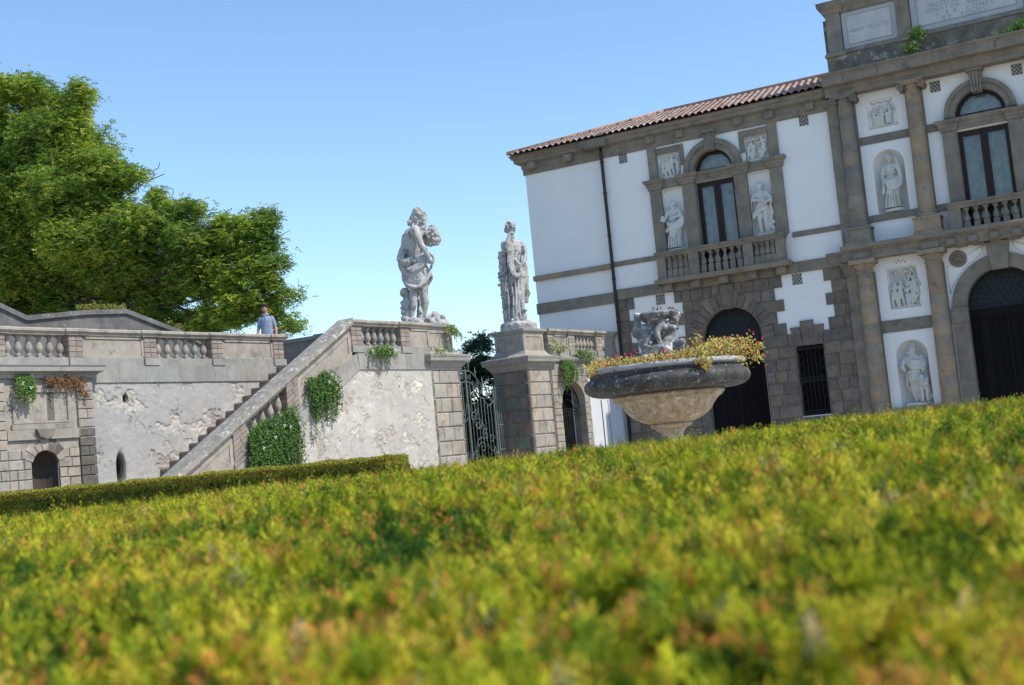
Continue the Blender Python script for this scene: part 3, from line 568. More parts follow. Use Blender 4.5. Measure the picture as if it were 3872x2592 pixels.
for cxx in (7.48, 9.27, mir(9.27), mir(7.48)):
    cm = MB(); zz = [0.0, 1.02, 1.55, 2.05, 2.6, 3.12, 3.66, 4.2, 4.66, 5.06]
    for z0, z1 in zip(zz, zz[1:]):
        r0, r1 = .245-.040*z0/5.1, .245-.040*z1/5.1; cm.lathe([(r0-.006, z0), (r0, z0+.007), (r1, z1-.007), (r1-.006, z1)], (cxx, -.20, 0), 28, warm(.13), caps=False)
    cm.lathe([(.21, 5.04), (.235, 5.06), (.235, 5.09), (.21, 5.10), (.215, 5.17), (.25, 5.19), (.30, 5.25), (.31, 5.28)], (cxx, -.20, 0), 28); cm.box(cxx-.34, cxx+.34, -.54, .0, 5.28, 5.40)
    cm.build('column', 'trachyte_warm', villa)
    cm = MB(); cm.box(cxx-.33, cxx+.33, -.53, -.0, 5.86, 6.22); cm.box(cxx-.37, cxx+.37, -.57, -.0, 5.80, 5.87); cm.box(cxx-.36, cxx+.36, -.56, 0, 6.22, 6.27)
    cm.lathe([(.29, 6.27), (.31, 6.31), (.29, 6.35), (.25, 6.36), (.25, 6.39), (.27, 6.41), (.25, 6.44), (.225, 6.46)], (cxx, -.22, 0), 28, caps=False)
    zz = [6.44, 7.15, 7.95, 8.72, 9.35, 9.78]
    for z0, z1 in zip(zz, zz[1:]):
        r0, r1 = .222-.035*(z0-6.4)/3.4, .222-.035*(z1-6.4)/3.4; cm.lathe([(r0-.005, z0), (r0, z0+.006), (r1, z1-.006), (r1-.005, z1)], (cxx, -.22, 0), 28, warm(.13), caps=False)
    cm.lathe([(.19, 9.76), (.21, 9.78), (.21, 9.80), (.19, 9.82), (.23, 9.86), (.24, 9.90)], (cxx, -.22, 0), 24)
    for sx in (-1, 1):
        for yy in (-.44, -.03):
            vs = [(cxx+sx*.27+.095*math.cos(2*PI*i/16), y, 9.80+.095*math.sin(2*PI*i/16)) for y in (yy-.03, yy+.03) for i in range(16)]
            cm.add(vs, [(i, (i+1) % 16, (i+1) % 16+16, i+16) for i in range(16)]+[tuple(range(16)), tuple(range(31, 15, -1))])
        spiral(cm, cxx+sx*.27, 9.80, -.48, .085, PI/2, sx, 2.2, .012, 6); cm.tube([(cxx+sx*.27, -.44, 9.80), (cxx+sx*.25, -.24, 9.80), (cxx+sx*.27, -.0, 9.80)], [.085, .055, .085], 12)
    cm.box(cxx-.30, cxx+.30, -.47, 0, 9.845, 9.90); cm.box(cxx-.32, cxx+.32, -.49, 0, 9.902, 9.95)
    cm.build('column', 'trachyte_smooth' if cxx < 8 else 'trachyte_warm', villa)
en = MB(); x0, x1 = 7.0, mir(7.0)
en.sweep([(-.12, 5.40), (.30, 5.40), (.30, 5.50), (.32, 5.51), (.32, 5.62), (.36, 5.64), (.44, 5.69), (.47, 5.70), (.48, 5.76), (.47, 5.80), (-.12, 5.80)], [(x0-.03, -.12), (x1+.03, -.12)])
for c_ in (7.48, 9.27, mir(9.27), mir(7.48)): en.prism([(c_-.24, 5.41), (c_+.24, 5.41), (c_+.24, 5.60), (c_-.24, 5.60)], -.50, -.3, .9, .02); en.box(c_-.25, c_+.25, -.52, -.42, 5.60, 5.64, .8)
for i in range(1, 6): c_ = 9.27+3.18*i/6; en.prism([(c_-.12, 5.42), (c_+.12, 5.42), (c_+.12, 5.60), (c_-.12, 5.60)], -.52, -.4, .9, .02)
en.sweep([(0, 5.35), (.05, 5.38), (.12, 5.46), (.12, 5.60), (.18, 5.66), (.18, 5.72), (0, 5.72)], [(6.68, 0), (6.68, -.06), (6.98, -.06)])
en.build('middle_entablature', 'trachyte_smooth', villa)
en = MB()
en.sweep([(-.12, 9.95), (.26, 9.95), (.26, 10.06), (.30, 10.09), (.31, 10.20), (.50, 10.21), (.52, 10.24), (.52, 10.43), (.55, 10.46), (.60, 10.49), (.60, 10.53), (-.4, 10.54)], [(x0+.02, -.12), (x1-.02, -.12)])
x = x0+.6
while x < x1: en.box(x, x+.006, -.655, -.5, 10.235, 10.43, .45); x += random.uniform(.9, 1.6)
en.build('upper_entablature', 'trachyte_smooth', villa)
at = MB(); a0, a1 = 7.18, mir(7.18)
x = a0
while x < a1-.01:
    x2 = min(a1, x+random.uniform(1.0, 1.5)); at.box(x+.003, x2-.003, -.34, 1.4, 10.5, 11.04, warm(.08)); x = x2
at.box(a0-.14, a1+.14, .35, 1.3, 10.3, 12.3)
at.build('attic_base', 'attic_stone', villa)
at = MB()
PX = [(7.25, 7.64), (9.10, 9.45), (mir(9.45), mir(9.10)), (mir(7.64), mir(7.25))]
at.box(7.3, mir(7.3), -.16, 1.3, 11.03, 12.4, .9)
at.sweep([(0, 11.03), (.0, 11.03), (.07, 11.08), (.06, 11.12), (.02, 11.18), (0, 11.2)], [(7.2, .3), (7.2, -.28), (mir(7.2), -.28), (mir(7.2), .3)]); at.box(7.22, mir(7.22), -.26, .2, 11.04, 11.10)
for a, b in PX: at.box(a, b, -.30, .2, 11.10, 12.24, warm(.08)); at.sweep([(0, 11.02), (.07, 11.04), (.07, 11.10), (.03, 11.16), (0, 11.17)], [(a-.03, 0), (a-.03, -.32), (b+.03, -.32), (b+.03, 0)])
at.box(7.66, mir(7.66), -.24, .2, 12.22, 12.33, .9)
CP = [(0, 12.24), (.03, 12.25), (.05, 12.33), (.12, 12.40), (.15, 12.44), (.15, 12.53), (.17, 12.56), (0, 12.58)]
pth = [(7.22, .3), (7.22, -.30)]
for i, (a, b) in enumerate(PX):
    if i: pth += [(a-.03, -.22), (a-.03, -.30)]
    pth += [(b+.03, -.30)] + ([(b+.03, -.22)] if i < 3 else [(b+.03, .3)])
at.sweep(CP, pth); at.box(7.25, mir(7.25), -.2, 1.3, 12.3, 12.57)
at.build('attic_parapet', 'trachyte_smooth', villa)
# inscription panels > lettering
def panel(name, xa, xb, z0, z1, y, inset, mt='marble_panel'):
    p = MB(); p.box(xa, xb, y, y+.1, z0, z1); i = inset; xi0, xi1, zi0, zi1 = xa+i, xb-i, z0+i, z1-i*.8
    for a, b, c_, d in ((xi0-.02, xi1+.02, zi0-.02, zi0), (xi0-.02, xi1+.02, zi1, zi1+.02), (xi0-.02, xi0, zi0, zi1), (xi1, xi1+.02, zi0, zi1)): p.box(a, b, y-.025, y, c_, d, .82)
    p.box(xi0, xi1, y-.006, y, zi0, zi1, 1.06)
    return p.build(name, mt, villa)
def text(s, x, z, size, wid, y, parent):
    """raised-and-darkened inscription letters; the word is 'wid' units wide"""
    cu = bpy.data.curves.new('t', 'FONT'); cu.body = s; cu.size = 1; cu.space_character = 1.25; cu.offset = -.012; o = bpy.data.objects.new('t', cu); SC.collection.objects.link(o)
    dg = bpy.context.evaluated_depsgraph_get(); me_ = bpy.data.meshes.new_from_object(o.evaluated_get(dg)); bpy.data.objects.remove(o)
    xs = [v.co.x for v in me_.vertices]; ys = [v.co.y for v in me_.vertices]; mn, mx = min(xs), max(xs); h = max(ys)
    org = ORG[rootof(parent)]
    for v in me_.vertices: v.co = Vector((((v.co.x-mn)/(mx-mn)*wid+x-org.x)*K, (y-org.y)*K, (v.co.y/h*size+z-org.z)*K))
    a_ = me_.color_attributes.new('tint', 'FLOAT_COLOR', 'POINT'); a_.data.foreach_set('color', [1.0]*(4*len(me_.vertices)))
    me_.materials.clear(); me_.materials.append(MATS['letters']); me_.name = 'lettering'; link(bpy.data.objects.new('lettering', me_), parent)
p1 = panel('inscription_panel', 7.66, 9.09, 11.19, 12.22, -.20, .14); text('ANNO', 7.86, 11.63, .105, .37, -.209, p1); text('SALUTIS', 8.32, 11.63, .105, .56, -.209, p1)
p2 = panel('inscription_panel', 9.47, mir(9.47), 11.19, 12.22, -.20, .18)
for s_, x, z, wd in (('NICOLAUS', 9.93, 11.80, .92), ('DUODUS', 11.0, 11.80, .66), ('SENATOR', 9.88, 11.66, .84), ('VENETUS', 10.91, 11.66, .78), ('S', 10.10, 11.52, .07), ('R', 10.36, 11.52, .08), ('I', 10.59, 11.52, .02), ('COMES', 10.88, 11.52, .64), ('ET', 10.28, 11.385, .2), ('EQUES', 10.73, 11.385, .6)): text(s_, x, z, .105, wd, -.209, p2)
panel('inscription_panel', mir(9.09), mir(7.66), 11.19, 12.22, -.20, .14)
# centre doorway
cdm = MB(); cdm.arc(CX, 3.80, .93, 1.28, -.08, 0, n=24)
for s in (1, -1):
    a, b = sorted((CX+s*.93, CX+s*1.30)); cdm.box(a, b, -.10, 0, 0, 1.9, warm(.06)); cdm.box(a, b, -.10, 0, 1.904, 3.40, warm(.06)); cdm.box(a-.02, b+.02, -.12, 0, 3.404, 3.72, .96); cdm.box(a-.02, b+.02, -.135, 0, 3.722, 3.80, .9)
cdm.prism([(CX-.20, 4.66), (CX+.20, 4.66), (CX+.29, 5.39), (CX-.29, 5.39)], -.20, 0, 1.0, .02); cdm.build('doorway_surround', 'trachyte_smooth', villa)
for s in (1, -1):
    td = MB(); tc = CX-s*1.0; vs = [(tc, -.035, 5.08)]; td.lathe([(.22, 0), (.22, .03), (.17, .045), (.16, .03), (.0, .05)], (0, 0, 0), 28, caps=False)
    td.v = [(tc+x_, -z_-.002, 5.08+y_) for x_, y_, z_ in td.v]
    for i in range(6): spiral(td, tc+.09*math.cos(i*PI/3), 5.08+.09*math.sin(i*PI/3), -.045, .05, i, 1, 1.1, .012)
    td.build('tondo', 'trachyte_smooth', villa)
    sp = MB(); q = [(CX-s*1.20, 5.33), (CX-s*.42, 5.33), (CX-s*.46, 5.20)]+[(CX-s*1.36*math.sin(a), 3.8+1.36*math.cos(a)) for a in np.linspace(.35, 1.2, 9)]+[(CX-s*1.31, 4.1)]
    q = [(CX-s*.36, 5.34), (CX-s*.40, 5.16)]+[(CX-s*1.35*math.sin(a), 3.8+1.35*math.cos(a)) for a in (.45, .6, .75, .9, 1.05)]+[(CX-s*1.30, 4.2), (CX-s*1.30, 4.9)]
    sp.tube([(x_, -.004, z_) for x_, z_ in q]+[(q[0][0], -.004, q[0][1])], .012, 6, .8); sp.build('spandrel_moulding', 'plaster_white', villa)
# pierced stone vents
def vent(xa, xb, z0, z1, pat, y=-.012):
    v_ = MB(); v_.box(xa, xb, y, 0, z0, z1); o = v_.build('vent', 'stone_grey', villa); h = MB(); nx, nz = pat
    for j in range(nz):
        for i in range(nx):
            if (i+j) % 2: continue
            cx_, cz_ = xa+(xb-xa)*(i+.7)/(nx+.4), z0+(z1-z0)*(j+.7)/(nz+.4); q = [(cx_+.022*math.cos(2*PI*k/8), y-.003, cz_+.022*math.sin(2*PI*k/8)) for k in range(8)]; h.add(q, [tuple(range(8))])
    h.build('vent_hole', 'dark_inside', o, fix=False)
for x_ in (.68, 9.70, 11.73, 6.15): vent(x_, x_+.26, 9.41 if x_ < 7 else 9.58, 9.70 if x_ < 7 else 9.87, (5, 5))
vent(5.45, 5.73, 5.03, 5.33, (5, 5)); vent(1.38, 1.66, 5.03, 5.33, (5, 5))
h = MB()
for i in range(6):
    cx_, cz_ = 8.24+.055*i, 5.27-(.05 if i % 2 else 0); h.add([(cx_+.018*math.cos(2*PI*k/8), -.003, cz_+.018*math.sin(2*PI*k/8)) for k in range(8)], [tuple(range(8))])
h.build('vent_hole', 'dark_inside', villa, fix=False)
# drainpipe
dp = MB(); dp.tube([(.15, -.09, 10.02), (.15, -.09, 9.8), (.15, -.09, .1)], [.045, .05, .05], 10)
for z in (9.55, 8.6, 7.3, 6.0, 4.7, 3.4, 2.1): dp.lathe([(.05, -.03), (.065, -.02), (.065, .02), (.05, .03)], (.15, -.09, z), 10)
dp.build('drainpipe', 'pipe', villa)
# roof
def tiles(mb, f, x0, x1, hip0, hip1, depth, pitch=19.0, tw=.20, th=.34):
    tp = math.tan(R(pitch)); rows = int(depth/th); S = 6
    for r in range(rows):
        ya, yb = r*th, (r+1)*th+.05; a = x0+hip0*ya; b = x1-hip1*ya; ncol = int((b-a)/tw); off = a
        for c_ in range(ncol):
            t = random.choice((warm(.12), warm(.25), (.95, .74, .66), (1.25, 1.22, 1.2), (1.1, .95, .88))); xc = off+c_*tw; vs = []
            for (yy, lift) in ((ya-.01, .045), (yb, .0)):
                for k in range(S+1): q = k/S; vs.append(f(xc+tw*q, yy, yy*tp+lift+.075*math.sin(PI*q)))
            for k in range(S+1): q = k/S; vs.append(f(xc+tw*q, ya-.01, ya*tp+.045+.075*math.sin(PI*q)-.022))
            mb.add(vs, [(k, k+1, S+2+k, S+1+k) for k in range(S)]+[(2*S+2+k, 2*S+3+k, k+1, k) for k in range(S)], t, False)
rf = MB(); tp = math.tan(R(19.0)); yE = -.36; ridge = 3.9; zr = 10.28+ridge*tp
tiles(rf, lambda x, y, z: (x, yE+y, 10.26+z), -2.88, 7.35, 1.0, 0, 3.9)
rf.add([(-2.88, yE, 10.25), (24.7, yE, 10.25), (20.1, yE+ridge, zr-.03), (1.0, yE+ridge, zr-.03), (-2.88, 9.3, 10.25), (24.7, 9.3, 10.25)], [(0, 1, 2, 3), (4, 0, 3), (1, 5, 2), (5, 4, 3, 2), (0, 4, 5, 1)], .8)
tiles(rf, lambda x, y, z: (-2.88+y, 8.9-x, 10.26+z), 0, 9.26, 1.0, 1.0, 3.8)
rf.tube([(-2.88, yE, 10.36), (1.0, yE+ridge, zr+.07)], .06, 8, (1.1, .9, .8)); rf.tube([(1.0, yE+ridge, zr+.07), (20, yE+ridge, zr+.07)], .06, 8, (1.1, .9, .8))
rf.build('roof', 'roof_tile', villa, fix=False)
br = MB(); br.add([(.1, -.40, 10.30), (.45, -.40, 10.30), (.38, -.40, 10.36), (.14, -.40, 10.34), (.1, -.2, 10.40), (.4, -.2, 10.42)], [(0, 1, 2, 3), (3, 2, 5, 4)]); br.build('slipped_tile', 'roof_tile', villa, fix=False)

# ================================================================== TERRACE WALL (upper)
def tr(mb, src, fn):
    b = len(mb.v); mb.v += [fn(*p) for p in src.v]; mb.f += [tuple(i+b for i in f) for f in src.f]; mb.t += src.t; mb.s += src.s
BAL1 = MB(); BAL1.box(-.07, .07, -.07, .07, 0, .035); BAL1.lathe([(.055, .035), (.058, .06), (.035, .08), (.04, .10), (.068, .14), (.078, .18), (.07, .23), (.048, .30), (.034, .36), (.036, .385), (.052, .39), (.052, .405), (.06, .42)], seg=16); BAL1.box(-.065, .065, -.065, .065, .42, .445)
bal_me = [BAL1.mesh('baluster') for _ in range(3)]
for m_, k in zip(bal_me, ('stone_pale', 'stone_brown', 'stone_grey')): m_.materials.append(MATS[k])
RAIL = [(0, 0), (.03, .0), (.04, .03), (.07, .06), (.08, .07), (.08, .11), (.06, .135), (0, .14)]
def balustrade(th, x0, x1, piers, secs, yf=0, dep=.28, zb=3.84, zt=4.285, pm='stone_brown', name='balustrade', y_sgn=1, ends=True):
    """piers: (a, b); secs: (a, b, n) n balusters, n = 0 for a solid panel. Along x, front face at y = yf"""
    b = MB(); path = [(x0, yf+dep)] if ends else []
    path.append((x0, yf+.02)); 
    for a, c in piers:
        if a-.04 > x0: path += [(a-.03, yf+.02), (a-.03, yf-.02)]
        else: path[-1] = (x0, yf-.02)
        path += [(c+.03, yf-.02)]
        if c+.06 < x1: path += [(c+.03, yf+.02)]
    if path[-1][0] < x1-.05: path.append((x1, yf+.02))
    path.append((x1, yf+dep))
    path = [p for i, p in enumerate(path) if i == 0 or (Vector(p)-Vector(path[i-1])).length > .005]
    b.sweep([(o, zt+h) for o, h in RAIL], path); b.box(x0+.01, x1-.01, yf+.04, yf+dep, zt, zt+.138)
    r = b.build('rail', 'stone_pale', th)
    b = MB(); b.box(x0, x1, yf-.005, yf+dep, zb-.16, zb); 
    for a, c in piers: b.box(a-.03, c+.03, yf-.05, yf+dep, zb-.155, zb-.002, warm(.04))
    b.build('plinth', 'stone_grey', th)
    for a, c in piers:
        b = MB(); b.box(a+.01, c-.01, yf+.005, yf+dep-.02, zb, zt); nz = 4; hz = (zt-zb)/nz
        for i in range(nz):
            xm = a+(c-a)*(.48 if i % 2 else .5)
            z0, z1 = zb+i*hz, zb+(i+1)*hz; tn = (1.12, 1.12, 1.10) if i % 2 else (.95, .93, .92)
            kk, k2 = rt_(.88, 1.1), rt_(.88, 1.1)
            if i % 2 or True:
                b.box(a, xm-.003, yf-.012, yf+.05, z0+.004, z1-.004, tuple(q*kk for q in tn), .008); b.box(xm+.003, c, yf-.012, yf+.05, z0+.004, z1-.004, tuple(q*k2 for q in tn), .008)
            b.box(a-.010, a+.02, yf+.0, yf+dep-.03, z0+.004, z1-.004, tuple(q*kk for q in tn))
        b.build('pier', pm, th)
    for a, c, n in secs:
        if n:
            for i in range(n): inst('baluster', random.choice(bal_me), (a+(c-a)*(i+.5)/n, yf+dep*.5, zb+.0), th, random.uniform(0, .2))
        else:
            b = MB(); b.box(a, c, yf+.035, yf+dep-.04, zb, zt); e = .05
            for p, q, s, t in ((a, c, zt-e-.01, zt), (a, c, zb, zb+e*.6), (a, a+e, zb, zt), (c-e, c, zb, zt)): b.box(p, q, yf+.012, yf+.04, s, t, 1.05)
            b.build('panel', 'stone_pale', th)
tw = thing('terrace_wall', 'tall patched and peeling retaining wall under the upper terrace, left of the stairs', 'wall', TF, (-3, 0, 0))
def peeled(x0, x1, ztop, nx, nz, sc, thr, depth, off, pale, edge, guide=(), holes=()):
    """plaster skin with flaked-off patches: real steps in the surface, the bared undercoat in its own colour"""
    b = MB(); vs = []; tn = []; Q = []
    for j in range(nz+1):
        for i in range(nx+1):
            x = x0+(x1-x0)*i/nx; zt = ztop(x); z = zt*j/nz
            q = noise.noise(Vector((x*sc, z*sc, off)))+.55*noise.noise(Vector((x*sc*2.7, z*sc*2.7, off+5)))+.3*noise.noise(Vector((x*sc*7, z*sc*7, off+9))); q += sum(a*math.exp(-((x-gx)/sx)**2-((z-gz)/sz)**2) for gx, gz, sx, sz, a in guide)
            t = min(1, max(0, (q-thr)/.13)); t = t*t*(3-2*t); hq = max([0]+[math.exp(-(((x-gx)/sx)**2+((z-gz)/sz)**2)**2) for gx, gz, sx, sz in holes])
            vs.append((x, hq*.28+t*depth+.006*noise.noise(Vector((x*9, z*9, 1)))+t*.02*noise.noise(Vector((x*14, z*14, 4))), z)); Q.append((t, noise.noise(Vector((x*sc*.8, z*sc*.8, off+20))), hq))
    b.v = vs
    for j in range(nz):
        for i in range(nx):
            k = j*(nx+1)+i; b.f.append((k, k+1, k+nx+2, k+nx+1)); t, m, hq = Q[k]; e = abs(Q[k+1][0]-t)+abs(Q[k+nx+1][0]-t)
            c = tuple((1-t)+t*p*(1+.25*m) for p in (pale if m > -.15 else (.95, .90, .84))); f = (1-min(edge, e*.6))*(1-.9*min(1, hq*1.3)); b.t.append(tuple(q_*f for q_ in c)); b.s.append(False)  # holes get a dark tint too, shade painted into the recess
    return b
b = peeled(-5.55, .05, lambda x: 3.335, 280, 170, 1.5, .36, .016, 2.0, (1.18, 1.14, 1.07), .14, guide=((-3.35, 2.55, .45, .5, .55), (-2.75, 1.9, .4, .5, .5), (-4.55, 2.9, .35, .25, .35), (-4.6, 2.3, .2, .3, .25), (-1.9, 2.9, .3, .2, .3), (-2.3, 2.3, .25, .3, .2)), holes=((-4.83, 1.55, .09, .30), (-4.6, 3.0, .05, .09)))
b.box(-14, -7.7, 0, .3, 0, 3.33); b.box(-5.5, .05, .40, .6, 0, 3.33); b.add([(.05, 0, 0), (.05, 6, 0), (.05, 6, 3.64), (.05, 0, 3.64)], [(0, 1, 2, 3)])
b.build('plaster', 'plaster_peel', tw)
b = MB(); x = -5.5
while x < .05:
    x2 = min(.06, x+random.uniform(.6, .95)); b.box(x+.002, x2-.002, -.03, .3, 3.332, 3.68, warm(.07)); x = x2
b.box(-14, -7.8, -.03, .3, 3.33, 3.68); b.build('coping_band', 'stone_grey', tw)
# portal block with the small niche
pb = MB(); xc, p = -6.64, .12; PA, PB = -7.78, -5.50
wall_open(pb, PA+.02, PB-.02, 0, 3.5, -p+.02, .0, [(xc-.285, xc+.285, 0, 1.75, True, .42)]); pb.box(PA+.02, PB-.02, .30, .4, 0, 3.5); pb.add([(PB-.02, -p+.02, 0), (PB-.02, .3, 0), (PB-.02, .3, 3.5), (PB-.02, -p+.02, 3.5)], [(0, 1, 2, 3)]); pb.add([(PA+.02, -p+.02, 0), (PA+.02, .3, 0), (PA+.02, .3, 3.5), (PA+.02, -p+.02, 3.5)], [(0, 1, 2, 3)])
cz = [3.33, 3.15, 2.98, 2.80, 2.61, 2.44, 2.26, 2.07, 1.88, 1.69, 1.50, 1.31, 1.12, .93, .74, .55, .36, .17, 0]
for i, (z1, z0) in enumerate(zip(cz, cz[1:])):
    for a, c in ((PA, PA+.36), (PB-.36, PB)):
        xm = a+.36*(.55 if i % 2 else 1.0)
        if i % 2: pb.box(a, xm-.004, -p-.04, -p+.05, z0+.006, z1-.006, warm(.1), .012); pb.box(xm+.004, c, -p-.04, -p+.05, z0+.006, z1-.006, warm(.1), .012)
        else: pb.box(a, c, -p-.04, -p+.05, z0+.006, z1-.006, warm(.1), .012)
    if z1 < 2.25:
        r = .30 if z0 > 1.75 else .29; xin = math.sqrt(max(0, .31**2-(z0-1.75)**2)) if z0 > 1.75 else .29
        if z0 > 2.04: xin = .07
        blocks(pb, PA+.37, xc-xin-.0, z0, z1, -p-.02, -p+.03, .3, .012, .012, v=.12); blocks(pb, xc+xin, PB-.37, z0, z1, -p-.02, -p+.03, .3, .012, .012, v=.12)
for i in range(7):
    a0, a1 = PI*(.08+.84*i/7), PI*(.08+.84*(i+1)/7); r1 = .52 if i % 2 else .44
    pb.prism([(xc+r*math.cos(a), 1.75+r*math.sin(a)) for r, a in ((.285, a0+.01), (r1, a0+.01), (r1, a1-.01), (.285, a1-.01))], -p-.035, -p+.03, warm(.1), .01)
pb.box(PA+.37, PB-.37, -p-.035, -p+.02, 2.25, 2.44, .95)                         # string
for a, c, z0, z1 in ((xc-.62, xc+.62, 3.15, 3.22), (xc-.62, xc+.62, 2.56, 2.60), (xc-.62, xc-.56, 2.60, 3.15), (xc+.56, xc+.62, 2.60, 3.15)): pb.box(a, c, -p-.015, -p+.02, z0, z1)
pb.box(xc-.66, xc+.66, -p-.03, -p+.02, 2.445, 2.55, .9)
pb.prism([(xc-.2, 2.44), (xc-.14, 2.30), (xc, 2.25), (xc+.14, 2.30), (xc+.2, 2.44)], -p-.12, -p, .6)
pb.t = [tuple(q*k_ for q in t_) for t_, k_ in zip(pb.t, [(.42 if noise.noise(Vector((pb.v[f_[0]][0]*2.2, 0, pb.v[f_[0]][2]*.9+3))) > .16 or (-6.02 < pb.v[f_[0]][0] < -5.80) else 1) if pb.v[f_[0]][2] < 2.35 and pb.v[f_[0]][0] > -6.7 else 1 for f_ in pb.f])]
po = pb.build('portal_block', 'stone_pale', tw)
nb = MB(); vs = []; S = 12; r = .285
for z in (0, 1.75):
    for i in range(S+1): a = PI*i/S; vs.append((xc-r*math.cos(a), -p+.03+.36*math.sin(a), z))
nb.add(vs, [(i, i+1, i+S+2, i+S+1) for i in range(S)], smooth=True); vs = []
for j in range(7):
    q = PI/2*j/6
    for i in range(S+1): a = PI*i/S; vs.append((xc-r*math.cos(a)*math.cos(q), -p+.03+.36*math.sin(a)*math.cos(q), 1.75+r*math.sin(q)))
nb.add(vs, [(j*(S+1)+i, j*(S+1)+i+1, (j+1)*(S+1)+i+1, (j+1)*(S+1)+i) for j in range(6) for i in range(S)], smooth=True); nb.t = [(.28, .27, .26)]*len(nb.t); nb.build('niche', 'stone_brown', tw, fix=False, label='arched niche darkened inside')  # shade of the niche put into its dark tint
b = MB(); b.sweep([(0, 3.42), (.02, 3.42), (.04, 3.48), (.10, 3.52), (.16, 3.54), (.16, 3.62), (.18, 3.65), (0, 3.67)], [(PA-.05, .1), (PA-.05, -p-.03), (PB+.05, -p-.03), (PB+.05, .1)]); b.box(PA-.05, PB+.05, -p, 0, 3.42, 3.665); b.build('cornice', 'stone_grey', tw)
tb = thing('balustrade', 'long pale stone balustrade with brown block piers along the upper terrace', 'balustrade', TF, (-3, 0, 3.68))
P_ = [(-9.39, -9.09), (-7.56, -7.26), (-5.87, -5.56), (-4.06, -3.75), (-2.23, -1.93), (-.38, -.06)]
balustrade(tb, -13, -.03, P_, [(-9.07, -7.58, 0), (-7.25, -5.88, 6), (-5.55, -4.07, 0), (-3.74, -2.24, 6), (-1.92, -.39, 0)])
# ================================================================== STAIRS
st = thing('staircase', 'long flight of brown stone steps climbing to the upper terrace behind a sloping parapet', 'staircase', GF, (-3, 0, 0))
b = MB()
for i in range(22):
    z = 3.66-.1665*i; x = -.33-.27*i; b.box(x-.0, x+.40 if i else 3.35, .30, 2.56, z-.165, z-.001, warm(.07)); b.box(x-.03, x+.02, .30, 2.56, z-.045, z, 1.15)
    b.box(x+.02, x+.6, .32, 2.54, 0, z-.166)
b.build('step', 'stone_brown', st)
sl_ = .607; L_ = lambda x: 3.30+sl_*(x+.30); U_ = lambda x: 3.65+sl_*(x+.39); Cb = lambda x: 4.28+sl_*(x+.51); Ct = lambda x: 4.42+sl_*(x+.51)
b = peeled(-5.7, 2.22, lambda x: max(.001, min(3.305, L_(x)+.01)), 330, 150, 2.6, .20, .009, 12.0, (1.12, 1.08, 1.03), .14); b.build('plaster', 'plaster_warm', st, fix=False)
b = MB()
for a, c in ((-5.72, -4.6), (-4.6, -3.4), (-3.4, -2.3), (-2.3, -1.2), (-1.2, -.34)): b.prism([(a+.003, L_(a)), (c-.003, L_(c)), (c-.003, U_(c)), (a+.003, U_(a))], -.03, .3, warm(.06))
b.prism([(-.337, L_(-.337)), (-.30, 3.30), (.4, 3.30), (.4, 3.68), (-.40, 3.68), (-.337, U_(-.337))], -.03, .3); b.box(.404, 1.3, -.03, .3, 3.30, 3.68, 1.05); b.box(1.304, 2.19, -.03, .3, 3.30, 3.68, .96)
b.build('string_course', 'stone_grey', st)
b = MB(); S0 = [(-5.72, -4.13, 0), (-2.25, -.5, 0)]
for a, c, _ in S0:
    b.prism([(a, U_(a)-.02), (c, U_(c)-.02), (c, Cb(c)+.02), (a, Cb(a)+.02)], .02, .28)
    for k0, k1 in ((.0, .17), (.72, .80)):
        h = lambda x, k: U_(x)+(Cb(x)-U_(x))*k
        b.prism([(a, h(a, k0)-.01), (c, h(c, k0)-.01), (c, h(c, k1)), (a, h(a, k1))], -.012 if k0 == 0 else .0, .03, 1.04)
    h = lambda x, k: U_(x)+(Cb(x)-U_(x))*k
    for xa, xb in ((a, a+.09), (c-.09, c)): b.prism([(xa, h(xa, .17)), (xb, h(xb, .17)), (xb, h(xb, .72)), (xa, h(xa, .72))], .0, .03, 1.04)
a, c = -3.77, -2.60; b.prism([(a, U_(a)-.02), (c, U_(c)-.02), (c, U_(c)+.10), (a, U_(a)+.10)], -.005, .28)
b.build('parapet', 'stone_pale', st)
for a, c in ((-4.13, -3.77), (-2.60, -2.25)):
    b = MB()
    for i in range(6):
        f0, f1 = i/6, (i+1)/6; h = lambda x, k: U_(x)+.06+(Cb(x)-U_(x)-.06)*k
        xm = a+(c-a)*(.5 if i % 2 else .62)
        for xa, xb in ((a, xm-.004), (xm+.004, c)): b.prism([(xa, h(xa, f0)+.005), (xb, h(xb, f0)+.005), (xb, h(xb, f1)-.005), (xa, h(xa, f1)-.005)], -.03, .29, warm(.12), .008)
    b.prism([(a-.03, U_(a-.03)), (c+.03, U_(c+.03)), (c+.03, U_(c)+.05), (a-.03, U_(a)+.05)], -.055, .3)
    b.build('pier', 'stone_brown', st)
SB = MB(); SB.box(-.065, .065, -.065, .065, -.10, .03); SB.lathe([(.055, .03), (.035, .06), (.04, .09), (.072, .15), (.08, .20), (.07, .26), (.046, .34), (.034, .42), (.038, .45), (.056, .46), (.056, .48)], seg=14); SB.box(-.062, .062, -.062, .062, .48, .60)
sbm = SB.mesh('baluster'); sbm.materials.append(MATS['stone_pale'])
for i in range(5): x = -3.64+.234*i; inst('baluster', sbm, (x, .15, U_(x)+.12), st)
b = MB(); a, c = -5.75, -.46
b.prism([(a, Ct(a)-.13), (c, Ct(c)-.13), (c, Ct(c)), (a, Ct(a))], -.09, .37); b.prism([(a, Ct(a)-.19), (c, Ct(c)-.19), (c, Ct(c)-.132), (a, Ct(a)-.132)], -.045, .33, .92)
b.prism([(-6.25, Ct(a)-.13), (a-.003, Ct(a)-.13), (a-.003, Ct(a)), (-6.25, Ct(a)-.005)], -.09, .37); b.box(-6.2, -5.73, -.02, .3, 0, Ct(a)-.132)
b.build('coping', 'coping', st)
